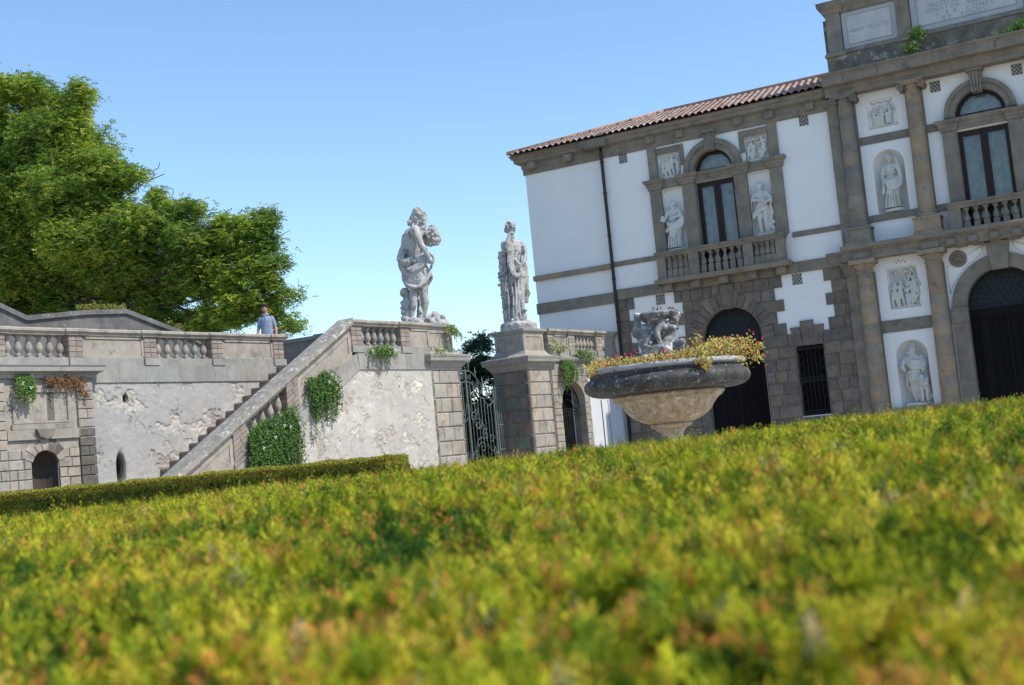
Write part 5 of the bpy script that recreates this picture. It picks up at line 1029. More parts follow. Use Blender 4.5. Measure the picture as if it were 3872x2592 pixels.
def gate_tree(label, c, blobs, n_, cols):
    return tree('garden_tree', label, c, ([(c[0], c[1], 0), (c[0]+.05, c[1], 2.2), (c[0], c[1], 4.4)], .12), [([(c[0], c[1], 2+i*.5), (c[0]+.5*math.cos(i*2), c[1]+.5*math.sin(i*2), 2.6+i*.5), (c[0]+.9*math.cos(i*2), c[1]+.9*math.sin(i*2), 2.8+i*.5)], .04) for i in range(4)], blobs, n_, cols=cols, w=(2, 2, 1), lf=.26, leaflets=5, lw=.34)
gate_tree('dark feathery blue-green tree rising behind the iron gate', (-1.3, 43.5, 0), [((-1.25, 43.5, 4.9), .5, .9, .5), ((-.95, 43.3, 4.4), .6, .8, .7), ((-1.6, 43.4, 4.3), .5, .7, .5), ((-.8, 43.5, 3.7), .7, .8, .8), ((-1.7, 43.6, 3.5), .8, .8, .6)], 1900, [(.05, .12, .06), (.035, .08, .05), (.09, .17, .08)])
def bushes(label, c, r, n_): return tree('shrub', label, c, ([(c[0], c[1], 0), (c[0], c[1], .8), (c[0]+.1, c[1], 1.4)], .07), [([(c[0], c[1], .6), (c[0]+.6, c[1], 1.6), (c[0]+.9, c[1], 2.2)], .03)], [((c[0], c[1], 1.1), r, .9, 1), ((c[0]+.6, c[1], 2.1), r*.8, .9, .9), ((c[0]-.6, c[1]+.3, 2.0), r*.8, .9, .9), ((c[0], c[1], 2.9), r*.6, .9, .5)], n_, cols=[(.04, .08, .035), (.03, .06, .03), (.08, .13, .05)], w=(2, 2, 1), lf=.32, leaflets=3, cat='shrub', lw=.6)
bushes('dark leafy shrub seen low through the left bars of the iron gate', (-2.1, 42, 0), 1.25, 9000); bushes('dark leafy shrub seen low through the right bars of the iron gate', (-.3, 43, 0), 1.35, 9000); bushes('dark shrub filling the lowest right corner of the gate opening', (.75, 41.5, 0), 1.2, 7000)
# ================================================================== HEDGES
def hz(x, y):                                 # top of the near hedge, clipped a little below eye level
    q = min(1, max(0, (y-.55)/4.2)); s = q*(2-q)
    return 1.2-.192+.162*s+.0125*x*min(3, y)/1.6+.024*noise.noise(Vector((x*2.1, y*2.1, 0)))+.024*noise.noise(Vector((x*6, y*6, 3)))*(1.25-.25*min(3, y))
nh = thing('hedge', 'broad clipped hedge top filling the foreground, yellow-green with reddish and brown tips', 'hedge', WORLD, (0, 3, 0))
hb = MB(); NX, NY = 90, 110; vs = []
for j in range(NY+1):
    for i in range(NX+1):
        y = .25+6.6*(j/NY)**1.5; x = (-5.2+10.4*i/NX); vs.append((x, y, hz(x, y)-.085+.015*noise.noise(Vector((x*14, y*14, 1)))+.16*min(0, noise.noise(Vector((x*5, y*5, 31)))+.12)+.13*min(0, noise.noise(Vector((x*2.3, y*2.3, 61)))+.16)))
n0 = len(vs); hb.add(vs, [(j*(NX+1)+i, j*(NX+1)+i+1, (j+1)*(NX+1)+i+1, (j+1)*(NX+1)+i) for j in range(NY) for i in range(NX)], smooth=True)
for (a, b_) in (((-5.2, .25), (5.2, .25)), ((5.2, .25), (5.2, 6.85)), ((5.2, 6.85), (-5.2, 6.85)), ((-5.2, 6.85), (-5.2, .25))): hb.add([(a[0], a[1], 0), (b_[0], b_[1], 0), (b_[0], b_[1], 1.1), (a[0], a[1], 1.1)], [(0, 1, 2, 3)])
hb.build('inner_twigs', 'hedge_body', nh, fix=False)
def sprigs(n_, y0, y1, sz, m_, nn, wide=.52):
    """n_ shoots, each a spray of m_ twigs with nn needles, one colour family to a shoot"""
    y = y0+(y1-y0)*RNG.uniform(0, 1, n_); x = RNG.uniform(-1, 1, n_)*(y*wide+1.0)
    N1 = lambda sc, o: np.array([noise.noise(Vector((a*sc, b_*sc, o))) for a, b_ in zip(x.tolist(), y.tolist())])
    pit = N1(5.0, 31); keep = (pit > -.26) | (RNG.uniform(0, 1, n_) < .25); x, y = x[keep], y[keep]; n_ = len(x)
    z = np.array([hz(a, b_) for a, b_ in zip(x.tolist(), y.tolist())]); patch = N1(2.6, 7)+.5*N1(1.1, 41); p2 = N1(9, 17); pit = N1(5.0, 31); big = N1(2.3, 61)
    z = z-.045+RNG.uniform(-.022, .014, n_)+.016*p2+.16*np.clip(pit+.12, -1, 0)+.13*np.clip(big+.16, -1, 0); base = np.stack([x, y, z], 1)
    up = unit(np.array([0, 0, 1.0])+rnd(n_)*.45); ln = sz*RNG.uniform(.7, 1.4, n_); tall = RNG.uniform(0, 1, n_) > .965; ln[tall] *= 1.9
    fam = RNG.normal(0, .36, n_)+patch*.55+.5*np.clip(pit+.1, -1, 0)+2.2*np.clip(big+.14, -1, 0); C = np.zeros((n_, 3))  # shoots in hollows turn darker green, shade put into their colour
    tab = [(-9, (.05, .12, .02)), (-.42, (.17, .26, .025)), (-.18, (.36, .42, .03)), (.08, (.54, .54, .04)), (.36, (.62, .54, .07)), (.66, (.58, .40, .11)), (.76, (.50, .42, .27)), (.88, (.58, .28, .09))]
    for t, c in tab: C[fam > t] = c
    rust = (RNG.uniform(0, 1, n_) < .12)[:, None]
    C *= (1+RNG.uniform(-.18, .18, (n_, 1)))*np.array([1.02, 1.02, .85]); A, B, S, L, D = [], [], [], [], []
    for q_ in range(m_):
        tw = unit(up+rnd(n_)*(.15 if q_ == 0 else .75)); l2 = ln*(1 if q_ == 0 else .75)*RNG.uniform(.8, 1.2, n_); side = unit(np.cross(tw, rnd(n_)))
        for k in range(nn):
            t = (k+.6)/nn; q = side*(1 if k % 2 else -1)+rnd(n_)*.35; d = unit(q*(1.0-.6*t)+tw*(.5+.7*t)); A.append(base+tw*(l2*t)[:, None]); B.append(d); S.append(unit(np.cross(d, np.cross(side, tw)+rnd(n_)*.3))); L.append(sz*.55*(1-.3*t)*RNG.uniform(.8, 1.2, n_))
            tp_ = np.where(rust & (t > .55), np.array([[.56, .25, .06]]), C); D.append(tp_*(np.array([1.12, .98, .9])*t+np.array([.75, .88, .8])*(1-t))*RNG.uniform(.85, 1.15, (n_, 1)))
    return [np.concatenate(v_) for v_ in (A, B, S, L, D)]
parts = [sprigs(13000, .45, 1.5, .031, 6, 9, .50), sprigs(20000, 1.4, 3.0, .032, 4, 7, .5), sprigs(31000, 2.9, 6.85, .034, 3, 5, .5)]
A, B, S, L, D = [np.concatenate([p[i] for p in parts]) for i in range(5)]
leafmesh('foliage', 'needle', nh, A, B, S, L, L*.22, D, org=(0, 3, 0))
# low hedge in front of the stairs
LF = Frame((-1.90, 17.0, 0), R(180-27.58)); lh = thing('hedge', 'low clipped dark green and rusty hedge in front of the stair wall', 'hedge', LF, (5, 0, 0))
hb = MB(); Lh, Wh, Hh = 12.5, .6, 1.262
NX = 160; ring = []
hb.box(.04, Lh, -Wh+.04, -.04, 0, Hh-.05); hb.build('inner_twigs', 'hedge_body', lh)
n_ = 82000; face = RNG.uniform(0, 1, n_); x = RNG.uniform(0, Lh, n_); y = np.zeros(n_); z = np.zeros(n_); nr = np.zeros((n_, 3))
f1 = face < .55; y[f1] = .0; z[f1] = Hh-.02-(Hh-.07)*RNG.uniform(0, 1, f1.sum())**1.7; nr[f1] = (0, 1, 0)
f2 = (face >= .55) & (face < .93); y[f2] = RNG.uniform(-Wh, 0, f2.sum()); z[f2] = Hh-.02; nr[f2] = (0, 0, 1)
f3 = face >= .93; x[f3] = 0; y[f3] = RNG.uniform(-Wh, 0, f3.sum()); z[f3] = RNG.uniform(.05, Hh, f3.sum()); nr[f3] = (-1, 0, 0)
bump_ = np.array([noise.noise(Vector((a*3, b_*3, c*3))) for a, b_, c in zip(x, y, z)]); base = np.stack([x, y, z], 1)+nr*(bump_[:, None]*.05-.02); base += nr*0
rot = np.array(LF.m); W3 = lambda a: a @ rot.T
Pw = W3(base)+np.array([LF.o.x, LF.o.y, 0]); Nw = W3(nr); up = unit(Nw+rnd(n_)*.6+np.array([0, 0, .4])); A, B, S, L, D = [], [], [], [], []
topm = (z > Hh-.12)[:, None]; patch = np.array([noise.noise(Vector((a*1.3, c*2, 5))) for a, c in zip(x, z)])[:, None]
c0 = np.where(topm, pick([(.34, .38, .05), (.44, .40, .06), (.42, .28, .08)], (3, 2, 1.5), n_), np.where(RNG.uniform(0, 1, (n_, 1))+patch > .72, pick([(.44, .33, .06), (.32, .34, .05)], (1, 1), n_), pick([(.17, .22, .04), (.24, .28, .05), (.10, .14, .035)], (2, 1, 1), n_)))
for k in range(5):
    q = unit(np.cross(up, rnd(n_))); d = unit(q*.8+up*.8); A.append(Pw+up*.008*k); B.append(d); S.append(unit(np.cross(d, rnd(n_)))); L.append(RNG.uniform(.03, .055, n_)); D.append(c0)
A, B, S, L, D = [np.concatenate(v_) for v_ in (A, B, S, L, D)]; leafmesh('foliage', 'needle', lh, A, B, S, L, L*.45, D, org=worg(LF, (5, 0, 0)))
# ================================================================== FOUNTAIN
FC = (1.905, 15.6); FZ = 2.085
fo = thing('fountain', 'round stone fountain bowl with a blackened rolled rim on a warm mottled stem', 'fountain', WORLD, (FC[0], FC[1], 0))
def lth(name, m, prof, seg=72): b = MB(); b.lathe([(r, FZ+z) for r, z in prof], (FC[0], FC[1], 0), seg, caps=False); return b.build(name, m, fo, fix=True)
lth('rim', 'fountain_rim', [(.86, -.10), (.90, -.02), (.93, .005), (.985, .01), (1.005, -.005), (1.012, -.03), (1.0, -.052), (.975, -.06)])
lth('bowl', 'fountain_dark', [(.975, -.06), (.965, -.085), (.97, -.105), (1.0, -.125), (1.03, -.145), (1.048, -.175), (1.052, -.21), (1.04, -.25), (1.01, -.285), (.96, -.315), (.88, -.335), (.66, -.34)])
lth('cup', 'fountain_warm', [(.66, -.33), (.70, -.345), (.712, -.365), (.705, -.39), (.68, -.405), (.685, -.42), (.64, -.44), (.60, -.475), (.56, -.53), (.52, -.59), (.45, -.65), (.36, -.70), (.22, -.735), (.2, -.74)])
lth('stem', 'fountain_warm', [(.2, -.72), (.255, -.735), (.265, -.755), (.25, -.775), (.19, -.80), (.15, -.84), (.135, -.90), (.145, -.98), (.19, -1.1), (.26, -1.2), (.30, -1.3), (.30, -1.36), (.36, -1.38), (.36, -1.5), (.46, -1.52), (.46, -1.9), (.6, -1.92), (.6, -2.1)], 48)
b = MB(); b.lathe([(.0, -.02), (.9, -.06)], (FC[0], FC[1], FZ), 40, caps=False); b.build('soil', 'hedge_body', fo)
# flowers in the bowl
fl = thing('flowers', 'yellow-green and rusty flowering plants with small red blooms overflowing the fountain bowl', 'flowers', WORLD, (FC[0], FC[1], FZ))
N_ = 5200; a = RNG.uniform(0, 2*PI, N_); r = np.sqrt(RNG.uniform(0, 1, N_))*.98; X = r*np.cos(a); Yy = r*np.sin(a)
right = np.clip((X-.05)/.55, 0, 1); hgt = .10+.15*right*(1-np.clip((X-.55)/.5, 0, 1)*.4)+.05*np.array([noise.noise(Vector((q*5, w_*5, 0))) for q, w_ in zip(X, Yy)]); mid = np.exp(-((X+.12)/.28)**2)*np.exp(-((Yy)/.4)**2); hgt = hgt*(1-.75*mid)
Z = RNG.uniform(-.02, 1, N_)**.7*hgt; lean = 1+.14*Z/.2*(r > .6); Pp = np.stack([FC[0]+X*lean, FC[1]+Yy*lean, FZ+Z], 1)
ov = []
for cx_, cz_, s_, n_ in ((.35, -.12, .06, 60), (.38, -.02, .08, 60), (.30, -.02, .07, 50), (.85, -.05, .05, 30), (1.12, .02, .09, 110), (1.02, .10, .12, 200), (1.18, .12, .06, 50), (-.96, -.02, .06, 70), (-.85, .04, .09, 120), (.62, .22, .08, 90), (.42, .28, .07, 70), (1.08, .22, .06, 50), (1.0, -.10, .03, 8)):
    ov.append(np.array([FC[0]+cx_, FC[1]-math.sqrt(max(0, 1.08-min(1.08, cx_*cx_)))-.02 if cz_ < 0.03 and cx_ < .95 else FC[1]-.15, FZ+cz_])+RNG.normal(0, s_*.55, (n_, 3)))
Pp = np.concatenate([Pp]+ov); n_ = len(Pp); nrm = unit(rnd(n_)+np.array([.3, -.6, .5])); ax = unit(np.cross(nrm, rnd(n_))); sd_ = np.cross(ax, nrm)
ex = MB()
for i in range(240):
    q = Pp[RNG.integers(0, n_)]; ex.tube([(q[0]*.8+FC[0]*.2, q[1]*.8+FC[1]*.2, FZ-.02), (q[0]*.95+FC[0]*.05, q[1], (q[2]+FZ)/2+.02), tuple(q)], .0032, 3, (.22, .13, .07), caps=False)
leafmesh('foliage', 'leaf', fl, Pp, ax, sd_, RNG.uniform(.02, .042, n_), RNG.uniform(.02, .036, n_), pick([(.72, .62, .14), (.54, .54, .11), (.27, .34, .07), (.68, .42, .15), (.50, .20, .08), (.74, .64, .30)], (4, 2, 1.2, 3, 2.2, 1.5), n_), org=(FC[0], FC[1], FZ), extra=ex)
fb = MB()
def bloom(x, y, z, s=.012):
    for k in range(5):
        d = Vector(tuple(rnd(1)[0])); u_ = d.orthogonal().normalized(); w_ = d.cross(u_); c_ = Vector((x, y, z))+Vector(tuple(RNG.normal(0, s*.7, 3))); t_ = random.choice(((.70, .04, .05), (.55, .02, .06), (.75, .10, .06), (.60, .05, .14)))
        fb.add([tuple(c_+u_*s), tuple(c_+w_*s), tuple(c_-u_*s), tuple(c_-w_*s)], [(0, 1, 2, 3)], t_)
for i in range(46): q = Pp[RNG.integers(0, n_)]; bloom(q[0], q[1]-.03, q[2]+random.uniform(.0, .05))
for x, z in ((.41, .36), (.47, .38), (-.38, .19), (-.45, .17), (-.62, .16), (-.2, .15), (-.05, .17), (.02, .15), (.78, .25), (.95, .25), (1.14, .17), (1.2, .20), (1.1, .30), (1.22, .0), (1.2, -.14), (-.93, .03), (-.98, -.03), (-.85, .10), (.68, .2), (.6, .26), (1.05, .14)): bloom(FC[0]+x, FC[1]-.3, FZ+z, .013); ex2 = None
me = fb.mesh('bloom', (FC[0], FC[1], FZ)); me.materials.append(MATS['petal']); link(bpy.data.objects.new('bloom', me), fl)

# ================================================================== FIGURES
def vec(*a): return Vector(a)
def head(F, c, r, fd=(0, -1, 0), neck=None, tilt=0):
    """head of radius r facing fd, with brow, nose, lips, chin and ears"""
    c = Vector(c); f = Vector(fd).normalized(); s = f.cross(Vector((0, 0, 1))).normalized(); u = s.cross(f).normalized(); P = lambda a, b_, d: tuple(c+f*a*r+s*b_*r+u*d*r)
    F.ball(P(-.08, 0, .18), (r*.82, r*.82, r*.88), 0, 14); F.ball(P(.22, 0, -.25), (r*.62, r*.62, r*.78), 0, 12); F.ball(P(.45, 0, -.78), r*.28, seg=8)
    F.cap([P(.78, 0, .12), P(.98, 0, -.22)], [r*.09, r*.14]); F.cap([P(.70, -.38, .22), P(.80, 0, .20), P(.70, .38, .22)], r*.12)
    F.cap([P(.78, -.18, -.52), P(.84, 0, -.50), P(.78, .18, -.52)], r*.085)
    for q in (-1, 1): F.ball(P(0, q*.82, -.05), (r*.14, r*.14, r*.24), seg=8); F.ball(P(.45, q*.42, -.15), r*.24, seg=8)
    if neck: F.cap([P(-.1, 0, -.4), neck], [r*.48, r*.55])
def hand(F, w, d, side, up, sz, curl=.5, thumb=1):
    """w: wrist, d: direction of the hand, side: across the palm, up: back of the hand"""
    w = Vector(w); d = Vector(d).normalized(); s = Vector(side).normalized(); u = Vector(up).normalized(); F.cap([w, w+d*sz*.35], [sz*.17, sz*.2])
    for i, ln in enumerate((.40, .48, .50, .44)):
        b = w+d*sz*.40+s*sz*(-.225+.15*i); p1 = b+d*sz*ln*.5-u*sz*ln*.25*curl; p2 = p1+d*sz*ln*.42*(1-curl)-u*sz*ln*.45*curl; F.cap([w+d*sz*.2+s*sz*(-.12+.08*i), b, p1, p2], [sz*.11, sz*.085, sz*.075, sz*.06])
    b = w+d*sz*.12-s*sz*.18*thumb; F.cap([b, b+d*sz*.22-s*sz*.16*thumb-u*sz*.05, b+d*sz*.40-s*sz*.14*thumb-u*sz*.12], [sz*.1, sz*.08, sz*.06])
def foot(F, a, d, sz):
    a = Vector(a); d = Vector(d); d.z = 0; d = d.normalized(); s = Vector((d.y, -d.x, 0)); F.cap([a-d*sz*.18+vec(0, 0, -sz*.18), a+d*sz*.3+vec(0, 0, -sz*.22), a+d*sz*.58+vec(0, 0, -sz*.28)], [sz*.15, sz*.17, sz*.12])
    for i in range(5): F.cap([a+d*sz*.55+s*sz*(.13-.065*i)+vec(0, 0, -sz*.29), a+d*sz*(.78-.03*i)+s*sz*(.14-.07*i)+vec(0, 0, -sz*.32)], sz*(.055-.005*i))
def rocks(F, xs, y0, y1, z0, z1, n_, r=.09):
    for _ in range(n_): F.ball((random.uniform(*xs), random.uniform(y0, y1), random.uniform(z0, z1)), tuple(r*random.uniform(.6, 1.4) for _ in range(3)), random.random()*3, 8)
def fold(F, pts, r0, r1=None): c = curve(pts, 5); r1 = r1 or r0; F.cap(c, [r0+(r1-r0)*i/(len(c)-1) for i in range(len(c))])
# ---- bearded statue, in profile to the right
w1 = GF.w(2.79, .57, 4.42); S1 = thing('statue', 'weathered statue of a bearded draped man holding fruit, on the left gate pier', 'statue', WORLD, tuple(w1))
F = FIG(); W0 = dict(at=tuple(w1), vox=.014)
head(F, (.155, 0, 2.72), .145, (1, -.12, .04), (.04, .02, 2.44))
F.curls((.10, 0, 2.76), .125, 60, .032, top=-.5, front=(Vector((1, 0, 0)), .4)); F.curls((.02, 0, 2.64), .09, 26, .036, front=(Vector((1, 0, 0)), .5)); F.cap([(-.02, 0, 2.66), (-.09, 0, 2.56), (-.14, -.02, 2.50)], [.09, .07, .04]); F.curls((-.10, -.01, 2.54), .06, 10, .035)
F.cap([(.24, -.02, 2.63), (.20, -.03, 2.50), (.19, -.04, 2.38), (.17, -.04, 2.30)], [.075, .085, .07, .035])
for i in range(22): F.ball((.20+random.uniform(-.07, .08), -.03+random.uniform(-.09, .06), 2.32+.3*random.random()), random.uniform(.02, .036), seg=8)
F.loft([(-.10, .02, 1.55, .20, .17), (-.09, .02, 1.72, .19, .165), (-.08, .02, 1.9, .215, .18), (-.06, .02, 2.1, .25, .20), (-.04, .02, 2.25, .26, .22), (-.02, .02, 2.36, .22, .20), (.01, .01, 2.44, .11, .11)], seg=24)
F.ball((.12, -.06, 2.18), (.12, .10, .11)); F.ball((-.16, -.08, 2.22), (.10, .10, .13)); F.cap([(-.15, -.12, 2.25), (-.14, -.14, 1.95), (-.1, -.12, 1.75)], [.06, .045, .05])
# near arm (down across the hip) and far arm with the bunch
F.ball((.0, -.22, 2.31), (.125, .10, .125)); F.cap([(.01, -.24, 2.30), (.07, -.29, 2.12), (.125, -.30, 1.95)], [.105, .10, .075]); F.cap([(.125, -.30, 1.95), (.20, -.32, 1.80), (.29, -.31, 1.60)], [.08, .078, .05])
hand(F, (.29, -.31, 1.60), (.25, -.05, -1), (1, .2, .2), (.3, -1, 0), .20, .6)
F.cap([(.10, .22, 2.26), (.25, .24, 2.05), (.34, .12, 1.98)], [.09, .075, .06]); hand(F, (.34, .12, 1.98), (.7, -.3, .4), (0, 1, 0), (0, 0, -1), .18, .6)
for i in range(75): 
    d = Vector((random.gauss(0, 1), random.gauss(0, 1), random.gauss(0, 1))).normalized(); F.ball((.43+d.x*.13+.10*(-d.z)*.3, .03+d.y*.13, 2.16+d.z*.20), random.uniform(.028, .055), seg=8)
F.ball((.43, .03, 2.16), (.13, .13, .20)); F.ball((.30, .03, 2.17), (.12, .12, .20)); F.curls((.36, 0, 2.2), .17, 26, .045, sz=1.35); F.cap([(.30, .04, 2.25), (.37, .04, 2.40), (.42, 0, 2.42)], [.05, .05, .03]); F.cap([(.5, -.02, 1.99), (.55, -.04, 1.93)], [.03, .015])
# cloak: hangs from the shoulder behind, loops round the hips
fold(F, [(-.16, .05, 2.34), (-.27, .02, 2.22), (-.31, -.02, 2.0), (-.40, -.04, 1.78), (-.42, -.08, 1.66), (-.34, -.14, 1.58), (-.20, -.20, 1.53)], .055, .09)
fold(F, [(-.22, .0, 2.24), (-.30, -.03, 1.95), (-.36, -.08, 1.72), (-.30, -.16, 1.62), (-.1, -.22, 1.60)], .05, .07); fold(F, [(-.36, .05, 1.75), (-.40, -.02, 1.55), (-.35, -.10, 1.40), (-.24, -.20, 1.36), (-.05, -.24, 1.42), (.12, -.24, 1.52), (.24, -.2, 1.66)], .09, .06)
fold(F, [(-.38, 0, 1.45), (-.33, -.14, 1.33), (-.12, -.25, 1.32), (.08, -.26, 1.42), (.22, -.22, 1.56)], .07, .06); fold(F, [(-.24, -.2, 1.55), (-.02, -.25, 1.56), (.14, -.22, 1.64), (.27, -.16, 1.74)], .06, .05); fold(F, [(.30, -.2, 1.72), (.40, -.18, 1.62), (.36, -.2, 1.50), (.30, -.15, 1.36)], .045, .03)
F.loft([(-.09, -.02, .92, .16, .14), (-.10, -.03, .99, .26, .21), (-.09, -.03, 1.10, .31, .24), (-.06, -.03, 1.22, .31, .24), (-.04, -.02, 1.36, .29, .23), (-.05, 0, 1.55, .25, .20)], fold=.035, nf=5, ph=1)
fold(F, [(-.38, -.06, 1.30), (-.36, -.14, 1.12), (-.24, -.22, .98), (-.08, -.25, .93), (.08, -.22, 1.0), (.20, -.18, 1.12), (.27, -.12, 1.28)], .04, .045); fold(F, [(.22, -.1, 1.35), (.30, -.05, 1.18), (.22, 0, 1.05), (.14, 0, .9)], .05, .03)
# legs
F.cap([(-.13, -.10, 1.0), (-.17, -.12, .80), (-.19, -.11, .62), (-.215, -.10, .42), (-.26, -.10, .24)], [.13, .095, .098, .075, .05]); foot(F, (-.25, -.10, .24), (-.35, -1, 0), .22)
F.cap([(.06, .04, 1.0), (.08, .02, .80), (.09, .03, .60), (.06, .05, .42), (.05, .05, .27)], [.13, .095, .098, .07, .052]); foot(F, (.05, .05, .27), (1, -.3, 0), .25)
F.cap([(-.05, .1, .2), (-.02, .08, .6), (0, .05, .95)], [.12, .09, .08]); fold(F, [(-.06, .0, .90), (-.04, -.02, .7), (-.05, -.03, .5), (-.04, -.03, .35)], .022, .025)
for i in range(14): F.ball((-.05+.02*math.sin(i), -.05, .88-.04*i), .022, seg=6)
F.out('figure', 'marble_old', S1, smooth=1, rough=.006, scale=1.03, **W0)
F = FIG(); F.ball((-.38, .0, .86), (.125, .12, .125)); F.cap([(-.33, .02, .75), (-.36, .02, .5), (-.36, .02, .1)], [.10, .13, .15]); 
for x, y, z, r in ((-.36, 0, .66, .10), (-.41, -.02, .56, .09), (-.33, -.05, .50, .09), (-.42, .03, .42, .10), (-.34, -.04, .34, .10), (-.42, -.02, .24, .11), (-.36, -.08, .18, .11), (-.3, .05, .6, .1), (-.3, .08, .4, .12), (-.44, .0, .10, .11), (-.50, 0, .07, .08)): F.ball((x, y, z), (r, r, r*.85), seg=10)
for x, z in ((-.44, .62), (-.46, .48), (-.40, .46), (-.45, .36), (-.38, .28), (-.34, .60)): fold(F, [(x-.05, -.06, z), (x, -.10, z+.03), (x+.06, -.09, z), (x+.06, -.08, z-.05)], .022)
F.loft([(.02, 0, 0, .57, .42), (.03, 0, .06, .56, .42), (.0, 0, .12, .50, .38), (-.05, 0, .17, .42, .32)], fold=.04, nf=5); F.cap([(.2, .1, .15), (.30, .12, .26), (.42, .1, .17), (.54, .05, .06)], [.16, .12, .09, .06]); rocks(F, (-.5, .5), -.38, .3, .02, .12, 26, .085); rocks(F, (.1, .5), -.1, .3, .1, .22, 12, .08)
F.out('rock_base', 'marble_old', S1, rough=.008, scale=1.03, **W0)
# ---- woman resting her chin on her hand
w2 = GF.w(6.83, .57, 4.42); S2 = thing('statue', 'weathered statue of a robed woman resting chin on hand, on the right gate pier', 'statue', WORLD, tuple(w2)); W0 = dict(at=tuple(w2), vox=.014)
F = FIG(); head(F, (.11, 0, 2.84), .160, (.55, -.8, -.28), (.08, .03, 2.56)); F.curls((.07, .03, 2.88), .145, 60, .036, top=-.35, front=(Vector((.55, -.8, -.25)), .45)); F.ball((.07, .05, 2.89), (.15, .15, .15)); F.curls((-.06, .06, 2.80), .06, 14, .035); F.ball((-.07, .06, 2.80), .07); F.curls((.2, -.06, 2.93), .04, 7, .024)
F.loft([(.10, .05, 1.55, .26, .20), (.10, .04, 1.75, .24, .19), (.10, .03, 1.95, .22, .18), (.11, .02, 2.15, .255, .20), (.12, .02, 2.32, .27, .20), (.12, .03, 2.43, .24, .17), (.10, .04, 2.53, .11, .10)], fold=.02, nf=11)
F.ball((.05, -.14, 2.20), (.10, .09, .10)); F.ball((.22, -.13, 2.17), (.10, .09, .10))
F.ball((-.14, .0, 2.40), (.12, .11, .13)); F.cap([(-.15, -.02, 2.40), (-.17, -.12, 2.30), (-.14, -.22, 2.24)], [.12, .12, .10]); F.cap([(-.13, -.24, 2.24), (-.06, -.26, 2.40), (.02, -.24, 2.60), (.03, -.23, 2.66)], [.09, .085, .062, .05])
hand(F, (.03, -.23, 2.65), (.5, 0, .25), (0, 1, .3), (-.3, -.6, 1), .19, .85)
for k in range(5): fold(F, [(-.24+.02*k, -.02-.04*k, 2.46-.03*k), (-.25+.02*k, -.10-.03*k, 2.36-.04*k), (-.16+.03*k, -.22, 2.28-.02*k)], .028)
F.cap([(.35, .02, 2.38), (.42, .0, 2.25), (.445, -.06, 2.08), (.44, -.12, 1.98)], [.10, .095, .08, .07]); F.cap([(.44, -.12, 1.98), (.38, -.22, 1.83), (.24, -.27, 1.70)], [.075, .062, .045]); hand(F, (.24, -.27, 1.70), (-.8, -.1, -.4), (.3, 0, -1), (0, -1, 0), .17, .5)
fold(F, [(.34, .08, 2.42), (.44, .08, 2.34), (.50, .05, 2.24), (.44, .02, 2.20)], .035, .03)
# skirt
F.loft([(-.02, .0, .22, .26, .22, .05), (.0, .0, .40, .24, .21, .06), (.04, .0, .70, .24, .22, .06), (.07, .01, 1.0, .26, .23, .05), (.09, .02, 1.3, .28, .235, .045), (.11, .03, 1.55, .29, .235, .04), (.11, .04, 1.68, .26, .21, .03)], seg=40, nf=13)
for a_, b_ in (((-.20, -.2, 1.5), (-.22, -.19, .3)), ((.06, -.25, 1.4), (-.02, -.24, .32)), ((.16, -.22, 1.5), (.12, -.2, .35)), ((.26, -.16, 1.6), (.20, -.17, .5)), ((-.06, -.24, 1.3), (-.10, -.24, .4))): m_ = ((a_[0]+b_[0])/2+random.uniform(-.03, .03), a_[1]-.03, (a_[2]+b_[2])/2); fold(F, [a_, m_, b_], .026, .036)
F.ball((.06, -.16, .95), (.09, .10, .14)); fold(F, [(.18, -.24, 1.0), (.10, -.26, .7), (.02, -.24, .45), (-.12, -.22, .30)], .035, .045)
# big loop of drapery from the shoulder to the hip
for k, (dx, r) in enumerate(((0, .034), (.035, .03), (-.035, .032), (.08, .026))): fold(F, [(-.02+dx, -.20, 2.40), (-.05+dx*1.2, -.25, 2.10), (-.04+dx*1.2, -.28, 1.80), (.02+dx, -.31, 1.55), (.14+dx*.3, -.32, 1.46+dx*.8), (.25, -.28, 1.55+dx), (.33, -.2, 1.72+dx)], r, r*1.1)
for k in range(4): fold(F, [(-.0+.03*k, -.2, 2.3-.05*k), (.12, -.25, 2.08-.07*k), (.26-.02*k, -.2, 2.22-.07*k)], .02)
fold(F, [(.10, -.25, 1.95), (.22, -.27, 1.80), (.33, -.24, 1.80)], .035); F.loft([(.36, .1, .75, .05, .10), (.38, .1, 1.1, .08, .12), (.40, .1, 1.5, .10, .14), (.40, .08, 1.85, .08, .12)], fold=.06, nf=5)
foot(F, (-.12, -.20, .33), (-.3, -1, 0), .2); foot(F, (.12, -.16, .33), (.9, -.5, 0), .2)
F.out('figure', 'marble_old', S2, smooth=1, rough=.005, sx=.88, **W0)
F = FIG(); F.loft([(-.24, 0, .2, .15, .16), (-.26, 0, .7, .12, .14), (-.27, 0, 1.2, .12, .14), (-.26, 0, 1.7, .12, .13), (-.24, 0, 2.1, .12, .13), (-.22, 0, 2.22, .14, .14)], fold=.08, nf=5); F.cap([(-.26, -.05, 2.12), (-.36, -.04, 2.05)], [.07, .045])
for i in range(44): z = random.uniform(.9, 1.85); F.ball((-.33+random.uniform(-.07, .10), -.10+random.uniform(-.07, .05), z), random.uniform(.025, .05), seg=8)
for i in range(12): F.ball((-.30+random.uniform(-.09, .05), -.10, random.uniform(.3, .9)), random.uniform(.02, .04), seg=8)
for x, z in ((-.41, 1.52), (-.40, 1.62), (-.43, 1.30), (-.38, 1.02), (-.37, .55)): F.ball((x, -.02, z), .045)
F.loft([(.03, 0, 0, .54, .40), (.03, 0, .16, .54, .40), (.0, 0, .23, .46, .36), (-.02, 0, .25, .3, .28)], fold=.03, nf=7); rocks(F, (-.4, .45), -.35, .2, .1, .2, 16, .08)
